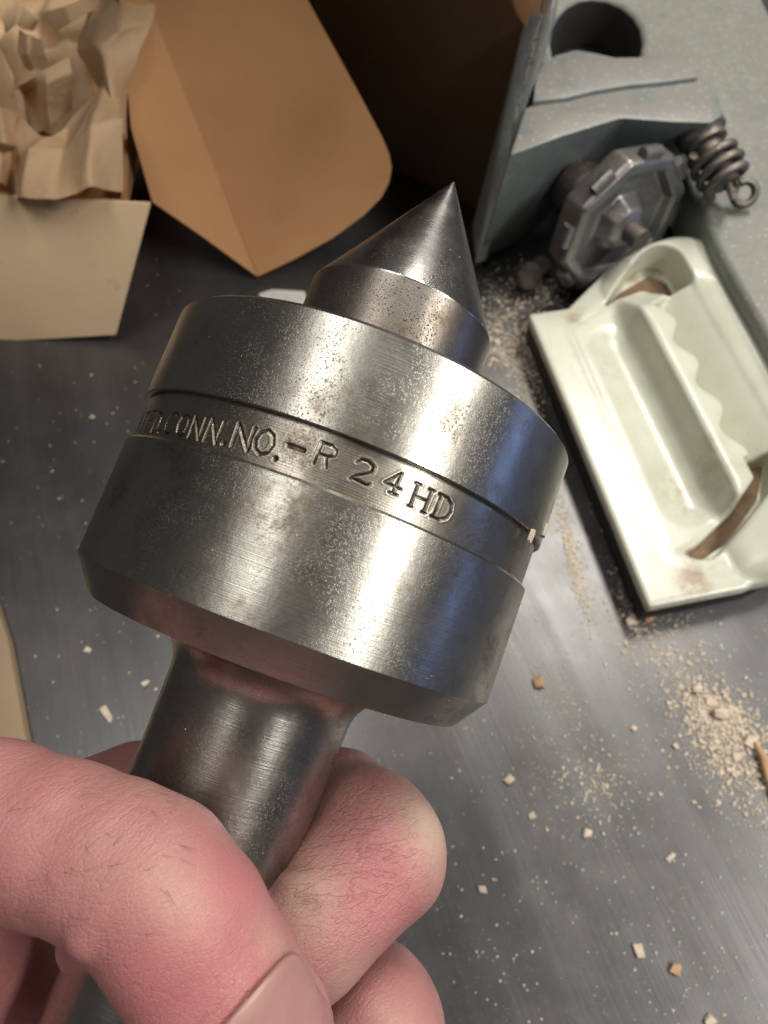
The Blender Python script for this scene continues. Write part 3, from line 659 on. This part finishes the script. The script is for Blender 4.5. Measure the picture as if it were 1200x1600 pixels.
# ------------------------------------------------------------------ white push block
def push_block():
    h0 = 16
    A = T(825, 492, h0); B = T(1010, 943, h0); e = (B - A) / np.linalg.norm(B - A); nn = np.array([-e[1], e[0], 0])
    if nn[0] < 0: nn = -nn
    A0 = np.array([A[0], A[1], 0.0])
    root = empty('push_block', A0 + e * .075 + nn * .05, 'white plastic push block with wavy finger grip and rounded rail lying on the bench', 'push block')
    def toW(P): return A0 + (P[:, 0:1] * e + P[:, 1:2] * nn) * MM + P[:, 2:3] * MM * np.array([0, 0, 1.0])
    sp = .8; lo = np.array([-36.0, -5, 6]); n = np.ceil((np.array([196.0, 118, 42]) - lo) / sp).astype(int)
    X, Y, Z = [a.astype(np.float32) for a in np.meshgrid(*[np.arange(n[k]) * sp + lo[k] for k in range(3)], indexing='ij')]
    X2, Y2 = X[:, :, 0], Y[:, :, 0]
    rect = poly2(X2, Y2, [(1, 1), (152, 1), (152, 40), (1, 40)]) - 1
    oute = poly2(X2, Y2, [(20, 30), (-2, 58), (-6, 80), (0, 82), (108, 82), (121, 72), (130, 48), (130, 30)]) - 22
    rail_in = poly2(X2, Y2, [(22, 31), (-3, 58), (-10, 67), (92, 67), (109, 57), (122, 39), (128, 30)]) - 11.5
    def ext(d2, z0, z1, r):
        wz = np.maximum(z0 - Z, Z - z1) + r; wd = d2[:, :, None] + r
        return np.minimum(np.maximum(wd, wz), 0) + np.hypot(np.maximum(wd, 0), np.maximum(wz, 0)) - r
    base = ext(rect, 11, 17, 1.0); slab = ext(oute, 11, 17, 1.2)
    ring2 = oute
    # the rail swells higher away from the strip
    top = 17 + 13 * np.clip((Y - 38) / 30, 0, 1) ** .7
    prof = 12.4 + 17.6 * (1 - (1 - np.clip((Y - 60) / 32, 0, 1)) ** 2.1)
    wx = np.clip((X - 1) / 9, 0, 1) * np.clip((106 - X) / 9, 0, 1); top = top * (1 - wx) + np.minimum(top, np.where(Y > 58, prof, top)) * wx
    wz = Z - top
    ro = 9.0; wd = ring2[:, :, None] + ro; wzz = wz + ro
    rail = np.minimum(np.maximum(wd, wzz), 0) + np.hypot(np.maximum(wd, 0), np.maximum(wzz, 0)) - ro
    rail = np.maximum(rail, 11 - Z)
    gp = poly2(X2, Y2, [(16, 20), (4, 46), (1, 58), (6, 62), (14, 58), (98, 60), (107, 57), (117, 45), (128, 26), (130, 20)]) - 4
    rail = np.maximum(rail, -(gp[:, :, None] - 1.0))
    body = smin(np.minimum(base, slab), rail, 1.2)
    # recess round the grip
    slot = rail_in + 1.0
    wv = 55.5 + 2.9 * np.cos((X2 - 28) * 2 * np.pi / 24.5) * np.clip((X2 - 12) / 5, 0, 1) * (X2 < 104) + 11 * np.clip((15 - X2) / 9, 0, 1)
    grip2 = np.maximum(gp, Y2 - wv)
    cut = np.maximum(slot[:, :, None], -(grip2[:, :, None] - .8)) ; cut = np.maximum(cut, 12.2 - Z)
    ends = np.maximum(cut, -np.maximum(0 * Z + 6 - X, X - 112) * -1)  # keep whole cut, floor handled below
    body = smax(body, -cut, .9)
    # sloping inner face of the rail along the fingers
    sl = np.maximum(np.maximum(5 - X, X - 100), np.maximum(Y - 86, 50 - Y)); slope_top = prof
    wedge = np.maximum(sl, Z - slope_top); wedge = np.maximum(wedge, 11 - Z)
    body = smin(body, wedge, 2.0)
    # grip ridge
    gt = 17.0 + 13 * np.exp(-(np.minimum(Y - 46.0, 0) / 3.8) ** 2) * np.clip((X + 2) / 20, 0, 1) * np.clip((131 - X) / 12, 0, 1)
    wd = grip2[:, :, None] + 1.7; wzz = Z - gt + 1.7
    grip = np.minimum(np.maximum(wd, wzz), 0) + np.hypot(np.maximum(wd, 0), np.maximum(wzz, 0)) - 1.7; grip = np.maximum(grip, 11 - Z)
    body = smin(body, grip, 1.5)
    P = np.stack([X, Y, Z], -1)
    tr = caps(P, (28, 33, 26.0), (113, 33, 26.0), 11.0, 11.0); body = smax(body, -tr, 5.0)
    V, Q = surface_nets(body.astype(np.float32), lo, sp); V = laplace(V, Q, 3, .5)
    o = mesh_obj('handle_body', toW(V), Q, M['plastic'], root)
    def bl(x, y, r): return np.exp(-(((V[:, 0] - x) ** 2 + (V[:, 1] - y) ** 2) / r ** 2))
    dirt = .12 + bl(8, 22, 6) + bl(140, 24, 9) + bl(150, 18, 8) * .8 + bl(100, 50, 10) * .4 + bl(40, 20, 12) * .2 + (V[:, 1] < 1.4) * (V[:, 2] < 14) * .9 + bl(110, 34, 12) * .5
    dirt = dirt + ((V[:, 2] < 15) & (V[:, 1] > 24) & ((V[:, 0] < 8) | (V[:, 0] > 100))) * .8
    a = o.data.attributes.new('dirt', 'FLOAT', 'POINT'); a.data.foreach_set('value', np.clip(dirt, 0, 1).astype(np.float32))
    def pr(pts, z0, z1, name, mat, bev=None):
        P_ = toW(np.array([(x, y, z1) for x, y in pts], float)); return prism(name, list(P_), (0, 0, (z0 - z1) * MM), mat, root, bev)
    pr([(.8, .8), (152.2, .8), (151.5, 46), (143, 78), (128, 97), (110, 102), (-8, 102), (-24, 92), (-25, 66), (-16, 50), (2, 24)], 1.2, 11.3, 'rubber_pad', M['rubber'], .0008)
    pr([(10, 26), (-8, 50), (-16, 68), (-10, 75), (98, 75), (116, 63), (132, 42), (138, 26)], 11.0, 12.9, 'grimy_floor', M['grime'])
push_block()

# ------------------------------------------------------------------ pale carton with packing paper
def carton():
    H = 60
    FL, FR, BR, BL = T(-150, 296, H), T(235, 318, H), T(235, -60, H), T(-260, -60, H)
    root = empty('open_carton', (FL + FR + BR + BL) / 4 * np.array([1, 1, 0]), 'pale open cardboard carton filled with crumpled brown paper, front flap folded down', 'carton')
    def low(p): return np.array([p[0] - (.046 if p[0] > -.13 else 0), p[1] + .012, .001])
    def wall(a, b, name, mat, off):
        d = b - a; nrm = np.array([d[1], -d[0], 0]); nrm /= np.linalg.norm(nrm)
        top = [a, b, low(b), low(a)]
        return prism(name, top, -nrm * off, mat, root, .0004)
    wall(FL, FR + np.array([-.014, 0, 0]), 'wall', M['card'], .003); wall(FR + np.array([-.014, .004, -.010]), BR + np.array([-.014, 0, -.010]), 'wall', M['card'], .003)
    wall(BR, BL, 'wall', M['card'], .003); wall(BL, FL, 'wall', M['card'], .003)
    bt = [low(p) for p in (FL, FR, BR, BL)]
    prism('floor', bt, (0, 0, .002), M['card'], root)
    # hanging front flap, narrower at its free end, with a rolled hinge
    a = T(-160, 292, H + 1); b = T(236, 312, H + 1); fwd = np.array([0, -.0028, 0])
    fa, fb, fc = a + fwd, b + fwd, T(181, 524, 5); fn_ = np.cross(fb - fa, fc - fa); fn_ /= np.linalg.norm(fn_)
    Q_ = lambda x, y: on_plane(x, y, fa, fn_)
    prism('front_flap', [fa, fb, Q_(234, 324), fc, Q_(60, 531), Q_(-160, 540)], np.array([0, .0022, -.0004]), M['card_pale'], root, .0007)
carton()

def crumple(P, amp, seed, freq):
    r = np.random.default_rng(seed); h = np.zeros(len(P))
    for i in range(7):
        d = r.normal(size=3); d /= np.linalg.norm(d); f = freq * r.uniform(.5, 1.8); ph = r.uniform(0, 1)
        wrp = .05 * np.sin((P @ r.normal(size=3)) * freq * 1.1 + r.uniform(0, 6))
        x = P @ d * f + ph + wrp; tri = np.abs((x % 1) - .5) * 2; h += (np.sqrt(tri * tri + .006) - .5) / (f / freq) 
    return h * amp
def sheet(rows, label, seed, amp=.0030, freq=24, n=14, th=.00045, curl=0):
    n = 18
    G = np.array([[T(x, y, z) for x, y, z in r] for r in rows]); nr, nc = G.shape[:2]
    us = np.linspace(0, nr - 1, (nr - 1) * n + 1); vs = np.linspace(0, nc - 1, (nc - 1) * n + 1)
    i0 = np.minimum(us.astype(int), nr - 2); j0 = np.minimum(vs.astype(int), nc - 2); fu = (us - i0)[:, None, None]; fv = (vs - j0)[None, :, None]
    fu = fu + .12 * np.sin(2 * np.pi * fu) * -0.6; 
    S = (G[i0][:, j0] * (1 - fu) * (1 - fv) + G[i0 + 1][:, j0] * fu * (1 - fv) + G[i0][:, j0 + 1] * (1 - fu) * fv + G[i0 + 1][:, j0 + 1] * fu * fv)
    R_, C_ = S.shape[:2]; P = S.reshape(-1, 3)
    gu = np.gradient(S, axis=0); gv = np.gradient(S, axis=1); nm = np.cross(gu, gv).reshape(-1, 3); nm /= np.linalg.norm(nm, axis=1)[:, None] + 1e-12
    nmean = nm.mean(0); nmean /= np.linalg.norm(nmean)
    P = P + nmean * crumple(P, amp, seed, freq)[:, None] + nm * crumple(P, amp * .16, seed + 50, freq * 2.4)[:, None]
    P = P + np.stack([crumple(P, amp * .5, seed + 9 + k, freq) for k in range(3)], 1)
    i = np.arange(R_ - 1)[:, None] * C_; j = np.arange(C_ - 1)[None]
    Q = np.stack([i + j, i + j + 1, i + C_ + j + 1, i + C_ + j], -1).reshape(-1, 4)
    P = laplace(P, Q, 4, .5)
    o = mesh_obj('packing_paper', P, Q, M['paper'], None, smooth=True, sharp=60)
    s = o.modifiers.new('s', 'SOLIDIFY'); s.thickness = th
    tag(o, label, 'packing paper', 'crumpled packing paper in the carton'); return o
sheet([[(25, 175, 66), (70, 215, 78), (105, 195, 72), (160, 135, 82), (180, 150, 78)], [(10, 240, 64), (50, 235, 80), (100, 240, 74), (140, 190, 88), (196, 195, 80)], [(5, 320, 50), (30, 310, 66), (90, 320, 66), (140, 300, 70), (190, 300, 60)]],
      'large crumpled kraft sheet rising just behind the folded front flap', 3, .0024)
sheet([[(150, -30, 92), (200, -40, 100), (260, -30, 96)], [(140, 40, 84), (185, 45, 98), (240, 30, 92)], [(128, 85, 74), (160, 75, 92), (215, 90, 84)], [(150, 130, 70), (170, 128, 86), (200, 140, 74)], [(185, 215, 60), (190, 205, 72), (197, 215, 62)]],
      'tall twisted kraft sheet along the right side of the carton', 5, .0022)
sheet([[(25, 135, 80), (70, 110, 84), (108, 88, 84)], [(35, 150, 66), (75, 130, 82), (113, 112, 80)], [(45, 215, 52), (80, 200, 62), (112, 170, 60)]],
      'stiff folded kraft piece standing in the middle of the carton', 8, .0012)
sheet([[(60, 18, 92), (100, 5, 96), (150, -15, 96)], [(85, 48, 86), (110, 30, 92), (155, 8, 90)]],
      'flat strip of kraft paper lying across the top of the packing', 12, .0010)
sheet([[(30, 45, 80), (45, 55, 86), (62, 60, 80)], [(28, 80, 74), (45, 90, 84), (70, 85, 74)], [(42, 108, 62), (55, 112, 78), (80, 105, 62)]],
      'small curled kraft piece left of the folded middle piece', 15, .0016)
sheet([[(-60, 80, 80), (-10, 75, 78), (20, 120, 74)], [(-60, 130, 72), (-5, 125, 84), (22, 145, 72)], [(-50, 180, 70), (0, 165, 80), (30, 172, 66)]],
      'rumpled kraft sheet at the left border above the loose roll', 19, .0018)
sheet([[(-50, 165, 76), (0, 170, 80), (35, 180, 66)], [(-50, 215, 74), (5, 220, 82), (38, 228, 64)], [(-50, 240, 60), (0, 238, 70), (36, 232, 56)]],
      'loosely rolled kraft piece at the left border of the photo', 23, .0012)
sheet([[(-60, 225, 72), (0, 228, 74), (32, 240, 62)], [(-60, 300, 66), (-5, 292, 70), (12, 300, 58)]],
      'lowest kraft piece in the left corner behind the front flap', 27, .0016)
sheet([[(-120, -60, 60), (0, -40, 66), (100, -40, 62), (200, -60, 60)], [(-120, 30, 52), (0, 50, 48), (90, 60, 62), (160, 50, 62)], [(-100, 120, 40), (0, 130, 42), (80, 120, 56), (150, 130, 56)], [(-100, 260, 30), (0, 250, 36), (80, 230, 44), (180, 240, 40)]],
      'reddish brown paper filling the depth of the carton under the other sheets', 31, .005, 32)
sheet([[(0, 20, 84), (30, 10, 84), (60, 30, 78)], [(5, 50, 78), (28, 38, 86), (52, 45, 74)]],
      'little kraft scrap near the top left of the packing', 35, .0018)

# ------------------------------------------------------------------ brown carton with open flaps
def carton2():
    c0 = T(403, 432, 3); c1 = T(232, 0, 96); r0 = T(612, 262, 40)
    root = empty('brown_carton', np.array([c0[0], c0[1], 0]), 'large brown carton with orange inner flap bent open toward the steel tip', 'carton')
    nrm = np.cross(c1 - c0, r0 - c0); nrm /= np.linalg.norm(nrm)
    PLm = lambda x, y: on_plane(x, y, c0, nrm)
    big = [PLm(*q) for q in ((403, 432), (460, 405), (520, 372), (570, 335), (596, 308), (608, 285), (612, 262), (608, 240), (596, 212), (555, 135), (515, 62), (478, -5), (440, -75), (205, -75), (262, 80), (330, 250))]
    panel('inner_flap', big, .003, M['card'], root, None)
    l0 = T(235, 313, 40); l1 = T(196, 195, 62); n2 = np.cross(c1 - c0, l0 - c0); n2 /= np.linalg.norm(n2)
    P2 = lambda x, y: on_plane(x, y, c0, n2)
    panel('side_flap', [P2(*q) for q in ((402, 432), (330, 250), (262, 80), (205, -75), (180, -75), (192, 60), (205, 200), (238, 315), (320, 372))], .003, M['card'], root, None)
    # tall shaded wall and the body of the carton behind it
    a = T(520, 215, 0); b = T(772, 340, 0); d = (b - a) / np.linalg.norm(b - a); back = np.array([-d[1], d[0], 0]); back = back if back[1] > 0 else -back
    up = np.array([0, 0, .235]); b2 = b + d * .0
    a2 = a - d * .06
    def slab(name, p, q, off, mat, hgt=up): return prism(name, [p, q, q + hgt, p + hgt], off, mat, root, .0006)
    slab('wall', a2, b2, back * .004, M['card_shaded'])
    slab('wall', a2 + back * .005, a2 + back * .014, d * .004, M['card_shaded']); slab('wall', b2 + back * .005 - d * .004, b2 + back * .014 - d * .004, d * .004, M['card_shaded'])
    slab('wall', a2 + back * .015, b2 + back * .015, back * .004, M['card_shaded'])
    # unseen panel added above the inner flap to cast shade on it
    prism('added_shade_flap', [a2 + up, b2 + up, b2 + up - back * .15 + d * .01 + np.array([0, 0, .03]), a2 + up - back * .17 - d * .01 + np.array([0, 0, .03])], (0, 0, .003), M['card_shaded'], root, .0005)
    # bright turned-out top flap on the right corner
    p = [T(780, -60, 150), T(850, -60, 150), T(822, 46, 128), T(806, 20, 133)]
    panel('top_flap', p, .003, M['card'], root)
carton2()

# ------------------------------------------------------------------ grey machine
def machine():
    root = empty('machine', T(980, 300, 0), 'dusty grey painted cast machine with tilting bracket, octagonal clamp knob and coiled bolt', 'machine')
    def Ts(l): return [T(*q) for q in l]
    # broad casting plate with a round opening, built as a thick arched plate
    zc = 34
    outer = [(1062, 236), (1085, 300), (1120, 385), (1150, 440), (1185, 500), (1240, 600), (1330, 640), (1350, 300), (1225, 60), (1190, -10), (1160, -80), (850, -80), (838, -10), (845, 100), (900, 180)]
    hole = []
    for k in range(20):
        t = 2 * math.pi * k / 20; hole.append((925 + 80 * math.cos(t) * (1 if math.cos(t) > 0 else .8), 62 + 68 * math.sin(t)))
    def hgt(x, y): return zc + 10 * math.exp(-((x - 1180) / 160) ** 2)
    bm = bmesh.new()
    ov = [bm.verts.new(T(x, y, 38)) for x, y in outer]; hv = [bm.verts.new(T(x, y, 38)) for x, y in hole]
    oe = [bm.edges.new((ov[i], ov[(i + 1) % len(ov)])) for i in range(len(ov))]; he = [bm.edges.new((hv[i], hv[(i + 1) % len(hv)])) for i in range(len(hv))]
    bmesh.ops.triangle_fill(bm, edges=oe + he, use_beauty=True)
    bm.normal_update()
    for f in bm.faces:
        if f.normal.z < 0: f.normal_flip()
    r = bmesh.ops.extrude_face_region(bm, geom=list(bm.faces)); vs = [g for g in r['geom'] if isinstance(g, bmesh.types.BMVert)]
    for v in vs: v.co.z -= .032
    bmesh.ops.recalc_face_normals(bm, faces=bm.faces)
    me = bpy.data.meshes.new('casting_plate'); off = np.array(root.location)
    for v in bm.verts: v.co -= Vector(off)
    ed = [e for e in bm.edges if len(e.link_faces) == 2 and e.calc_face_angle(0) > .6]
    bmesh.ops.bevel(bm, geom=ed, offset=.004, segments=4, affect='EDGES', profile=.5, clamp_overlap=True)
    for f in bm.faces: f.smooth = True
    hc = T(922, 62, 38) - off; hr = max((T(1005, 62, 38) - off)[0] - hc[0], .02)
    for f in bm.faces:
        c = f.calc_center_median()
        if abs(f.normal.z) < .5 and min((Vector(T(x, y, 38) - off) - c).xy.length for x, y in hole) < .012: f.material_index = 1  # hole walls painted dark to stand for the shade inside
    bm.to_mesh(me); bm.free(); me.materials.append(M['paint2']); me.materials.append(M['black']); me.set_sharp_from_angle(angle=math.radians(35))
    o = bpy.data.objects.new('casting_plate', me); COL.objects.link(o); o.parent = root
    prism('hole_shade_sheet', Ts([(850, 0, 4), (850, 160, 4), (1010, 160, 4), (1040, 0, 4), (960, -60, 4)]), (0, 0, .003), M['black'], root)  # dark sheet added under the opening in place of its shade
    # edge plate leaning beside the carton
    loft('edge_plate', Ts([(862, 36, 96), (876, -60, 110), (840, -60, 112), (815, 52, 98), (782, 180, 66), (738, 352, 14), (742, 412, 6), (760, 408, 6), (795, 245, 60)]),
         [p + np.array([.004, .012, -.006]) for p in Ts([(862, 36, 96), (876, -60, 110), (840, -60, 112), (815, 52, 98), (782, 180, 66), (738, 352, 14), (742, 412, 6), (760, 408, 6), (795, 245, 60)])], M['paint'], root, .0012)
    # bracket: dusty top, blue-grey front
    top = [T(x, y, 74) for x, y in ((796, 243), (880, 212), (972, 184), (1050, 190), (1112, 192), (1131, 180), (1122, 150), (1096, 118), (985, 126), (885, 146), (820, 168))]
    bot = Ts([(748, 408, 4), (812, 378, 4), (878, 318, 8), (960, 290, 20), (1040, 266, 30), (1075, 240, 36), (1120, 185, 50), (1090, 140, 52), (985, 150, 50), (885, 170, 40), (830, 200, 30)])
    loft('bracket', top, bot, M['paint'], root, .0022)
    tp = [T(x, y, 76.2) for x, y in ((833, 158), (836, 128), (844, 104), (866, 86), (900, 77), (930, 82), (962, 89), (1010, 88), (1062, 80), (1078, 98), (1092, 120), (1040, 127), (985, 132), (930, 141), (885, 152))]
    loft('bracket_hump', tp, [p - np.array([0, 0, .02]) for p in tp], M['paint'], root, .0014)
    a_ = T(945, 136, 78.2); 
    lathe('rivet', T(989, 208, 55), np.array([0, -.9, .45]), [(0, .0016), (.001, .0015), (.0016, .0008), (.0017, .00002)], M['alu'], root, 16)
    # clamp knob: octagonal rim with flutes, hub and shaft
    kc = T(968, 348, 38); kx = np.array([.49, -.87, .06]); kx /= np.linalg.norm(kx); kx, ku, kv = frame_of(kx)
    n = 8; rad = .0355
    def oct_ring(rr, t, tw=0.2): return [kc + kx * t + (math.cos(2 * math.pi * k / n + tw) * ku + math.sin(2 * math.pi * k / n + tw) * kv) * rr for k in range(n)]
    prof = [(-.010, rad * .62), (-.010, rad * .93), (-.008, rad), (.003, rad), (.005, rad * .94), (.0045, rad * .80), (-.001, rad * .74), (-.002, rad * .42), (.006, rad * .30), (.008, rad * .16), (.008, .0002)]
    V = [p for t, rr in prof for p in oct_ring(rr, t)]
    Fc = [[i * n + k, i * n + (k + 1) % n, (i + 1) * n + (k + 1) % n, (i + 1) * n + k] for i in range(len(prof) - 1) for k in range(n)]
    o = mesh_obj('clamp_knob', V, Fc, M['alu'], root, smooth=False); bevel(o, .0016, 3, 20)
    for k in range(8):
        t = 2 * math.pi * (k + .5) / n + .2
        c = kc + kx * .001 + (math.cos(t) * ku + math.sin(t) * kv) * rad * .955
        tan = -math.sin(t) * ku + math.cos(t) * kv
        g = tube('rim_rib', [c - tan * .0052, c + tan * .0052], .0030, M['alu'], o, 8)
    lathe('knob_hub', kc - kx * .036, kx, [(0, .0001), (0, .0125), (.001, .0138), (.014, .0138), (.016, .0125), (.027, .0105)], M['iron'], root, 28)
    tube('hub_screw', [kc + kx * .006, kc + kx * .016], .0052, M['iron'], root, 12)
    # threaded bolt with coil and eyelet
    b0 = T(1080, 180, 66); b1 = T(1142, 300, 52); bd = (b1 - b0); L = np.linalg.norm(bd); bd /= L; _, bu, bv = frame_of(bd)
    tube('bolt', [b0 - bd * .004, b1 - bd * .004], .0062, M['iron'], root, 16)
    lathe('bolt_collar', b0 + bd * .006, bd, [(0, .006), (0, .010), (.001, .0112), (.006, .0112), (.008, .0095), (.011, .0095), (.012, .006)], M['iron'], root, 24)
    path = []
    for k in range(76):
        t = k / 75; an = t * 2 * math.pi * 3.2; rr = .0088 + .0012 * math.sin(t * 3.1)
        path.append(b0 + bd * (.020 + t * (L - .024)) + (math.cos(an) * bu + math.sin(an) * bv) * rr)
    tube('coil_spring', path, .0021, M['iron'], root, 8)
    ec = T(1163, 302, 46); eu = np.array([1, 0, 0.0]); ev = np.array([0, .6, .8]); 
    ey = [ec + (math.cos(t) * eu + math.sin(t) * ev) * .0052 for t in np.linspace(2.6, 2.6 + 2 * math.pi * .93, 22)]
    tube('eyelet', [b1 - bd * .004, b1 + bd * .002] + ey, .0019, M['iron'], root, 8)
    # lump of grimy hardware in the shade below the bracket
    def lump(px, py, z, r, name='set_nut', s=1):
        c = T(px, py, z); bm = bmesh.new(); bmesh.ops.create_cone(bm, cap_ends=True, segments=6, radius1=r, radius2=r * .85, depth=r * 1.1)
        bmesh.ops.bevel(bm, geom=list(bm.edges), offset=r * .15, segments=2, affect='EDGES')
        rot = Matrix.Rotation(1.0, 4, 'X') @ Matrix.Rotation(.5 * s, 4, 'Z'); off = Vector(c) - root.location
        for v in bm.verts: v.co = rot @ v.co + off
        me = bpy.data.meshes.new(name); bm.to_mesh(me); bm.free(); me.materials.append(M['iron']); o = bpy.data.objects.new(name, me); COL.objects.link(o); o.parent = root
    lump(826, 432, 9, .008); lump(845, 415, 6, .006, s=2)
machine()

# ------------------------------------------------------------------ small things on the bench
tag(prism('wood_strip', [T(-120, 900, 6), T(-10, 930, 6), T(12, 1000, 6), T(42, 1165, 6), T(60, 1300, 6), T(-120, 1300, 6)], (0, 0, -.0058), M['plank'], None, .0006),
    'pale wooden strip lying on the bench at the left edge above the hand', 'wood strip')
tag(prism('paper_scrap', [T(404, 459, .9), T(425, 452, .9), T(476, 455, .9), T(482, 475, .9), T(415, 480, .9)], (0, 0, -.0007), M['scrap'], None),
    'small white paper scrap on the bench just behind the steel cap', 'paper scrap')
def grain(c, s, jit=.6, el=1.0):
    """low chip: irregular box with 8 corners"""
    an = rng.uniform(0, math.pi); ca, sa = math.cos(an), math.sin(an); V = []
    for z in (0, 1):
        for x, y in ((-1, -1), (1, -1), (1, 1), (-1, 1)):
            x = x * s * el * .5 * rng.uniform(1 - jit, 1 + jit); y = y * s * .5 * rng.uniform(1 - jit, 1 + jit)
            V.append((c[0] + x * ca - y * sa, c[1] + x * sa + y * ca, c[2] + .00005 + z * s * rng.uniform(.25, .6)))
    return V
GF = [(3, 2, 1, 0), (4, 5, 6, 7), (0, 1, 5, 4), (1, 2, 6, 5), (2, 3, 7, 6), (3, 0, 4, 7)]
chips = [(840, 1068, 4.6, 'wood_o', 'orange square wood chip on bench right of the housing lower edge'),
         (985, 972, 3.6, 'wood', 'cream wood chip just below the corner of the push block'),
         (1013, 968, 3.0, 'wood_o', 'orange wood crumb beside the cream chip below the push block corner'),
         (1088, 1078, 3.6, 'wood', 'cream wood chunk at the upper left of the big sawdust clump'),
         (1125, 1116, 5.6, 'wood', 'largest cream clump in the sawdust drift on the right'),
         (1108, 1098, 3.2, 'wood', 'pale chip touching the upper left of the largest clump'),
         (1172, 1160, 4.6, 'wood', 'flat pale shaving near the right edge of the sawdust drift'),
         (1150, 1183, 3.2, 'wood', 'cream crumb left of the rust coloured twig'),
         (990, 1138, 2.2, 'wood', 'lone round crumb between housing corner and sawdust drift'),
         (795, 1218, 3.2, 'wood', 'pale chip on open bench right of the index finger knuckle'),
         (917, 1302, 3.0, 'wood', 'pale chip at the bottom of the fine crumb cluster'),
         (830, 1274, 2.3, 'wood', 'small pair of pale crumbs right of the knuckle, under the pale chip'),
         (998, 1486, 3.4, 'wood', 'rounded cream chip low on the bench at centre right'),
         (1054, 1512, 3.6, 'wood_o', 'tan chip with a dark corner low on the bench at right'),
         (753, 1391, 2.6, 'wood', 'cream crumb on bench near the fingers, upper of two'),
         (1108, 1594, 3.0, 'wood', 'cream crumb at the bottom edge of the photo at right'),
         (1047, 1340, 2.6, 'wood', 'thin sliver of pale wood standing alone on the right bench'),
         (228, 1068, 2.6, 'wood', 'cream crumb on bench left of the tapered shank'),
         (168, 1115, 2.8, 'wood', 'elongated pale crumb on bench above the thumb'),
         (137, 1016, 2.2, 'wood', 'pale crumb halfway between housing corner and wood strip'),
         (145, 653, 2.6, 'wood', 'pale crumb on bench left of the stamped band'),
         (645, 1112, 3.6, 'wood', 'pale crumb on bench peeping from under the housing edge'),
         (850, 550, 0, '', '')]
for x, y, s, m, lab in chips:
    if not s: continue
    c = T(x, y, 0); s *= MM * .62
    V = grain(c, s * (1.4 if 'sliver' not in lab else 1), .45, 2.4 if 'sliver' in lab or 'elongated' in lab else 1.1)
    if 'clump' in lab and 'largest cream' in lab or 'chunk' in lab:
        bm = bmesh.new(); bmesh.ops.create_icosphere(bm, subdivisions=3, radius=1)
        V = []; 
        for v in bm.verts:
            p = np.array(v.co); k = .75 + .35 * math.sin(p[0] * 5 + 1) * math.sin(p[1] * 6 + 2) + .2 * math.sin(p[2] * 9 + p[0] * 11)
            V.append(c + p * np.array([1.5, 1.0, .55]) * s * .8 * k + np.array([0, 0, s * .3]))
        Fc = [[v.index for v in f.verts] for f in bm.faces]; bm.free()
        o = mesh_obj('wood_chip', V, Fc, M[m], None, smooth=True)
    else:
        o = mesh_obj('wood_chip', V, GF, M[m], None, smooth=False); bevel(o, s * .12, 1)
    tag(o, lab, 'wood chip', 'wood chips scattered on the bench')
o = tube('rusty_twig', [T(1180, 1160, 1.5), T(1192, 1182, 2.2), T(1200, 1215, 2), T(1212, 1250, 1.4)], [.0009, .0014, .0013, .0008], M['wood_o'], None, 8)
tag(o, 'rust coloured splinter of wood at the right edge of the sawdust drift', 'splinter')

def sawdust():
    V, Fc = [], []
    def add(x, y, s, z=0.0):
        c = T(x, y, 0); c[2] = z; k = len(V); V.extend(grain(c, s)); Fc.extend([tuple(i + k for i in f) for f in GF])
    def cluster(n, cx, cy, sx, sy, ang, s0, s1):
        ca, sa = math.cos(ang), math.sin(ang)
        for _ in range(n):
            a, b = rng.normal() * sx, rng.normal() * sy; add(cx + a * ca - b * sa, cy + a * sa + b * ca, rng.uniform(s0, s1) * rng.uniform(.4, 1))
    cluster(600, 1085, 1090, 115, 36, 1.02, .0004, .0013); cluster(260, 1130, 1130, 45, 30, .9, .0006, .0018); cluster(350, 1165, 1190, 50, 40, .9, .0004, .0014)
    cluster(260, 1010, 990, 45, 18, .9, .0003, .0009)
    cluster(240, 888, 850, 46, 4, 1.36, .0005, .0013); cluster(200, 905, 905, 40, 6, 1.3, .0004, .001)
    cluster(150, 930, 1230, 42, 34, .4, .0004, .0011); cluster(60, 875, 1100, 30, 22, 1.0, .0003, .0009)
    cluster(800, 815, 520, 55, 28, .9, .0004, .0012); cluster(500, 800, 560, 40, 16, 1.0, .0005, .0014); cluster(220, 850, 450, 40, 20, .3, .0005, .0013)
    cluster(1800, 1090, 1095, 120, 30, 1.02, .00018, .0005); cluster(500, 905, 1215, 60, 50, .5, .00018, .0004); cluster(500, 870, 1090, 60, 30, 1.1, .00018, .0004)
    cluster(900, 815, 530, 70, 32, .9, .0002, .0006); cluster(400, 895, 860, 60, 10, 1.33, .0002, .0005)
    cluster(900, 1095, 1100, 110, 30, 1.02, .00015, .00042); cluster(1500, 1140, 1150, 40, 26, .9, .00018, .0006); cluster(700, 1120, 1112, 16, 11, .5, .0003, .0009)
    for _ in range(800): add(rng.uniform(-40, 1250), rng.uniform(330, 1640), rng.uniform(.00018, .00055))
    for _ in range(260): add(rng.uniform(700, 1250), rng.uniform(950, 1640), rng.uniform(.0002, .0007))
    for _ in range(60): add(rng.uniform(0, 420), rng.uniform(420, 1200), rng.uniform(.0004, .0009))
    o = mesh_obj('sawdust', V, Fc, M['wood'], None, smooth=False); tag(o, 'fine pale sawdust and crumbs scattered over the steel bench', None, None, 'stuff')
sawdust()
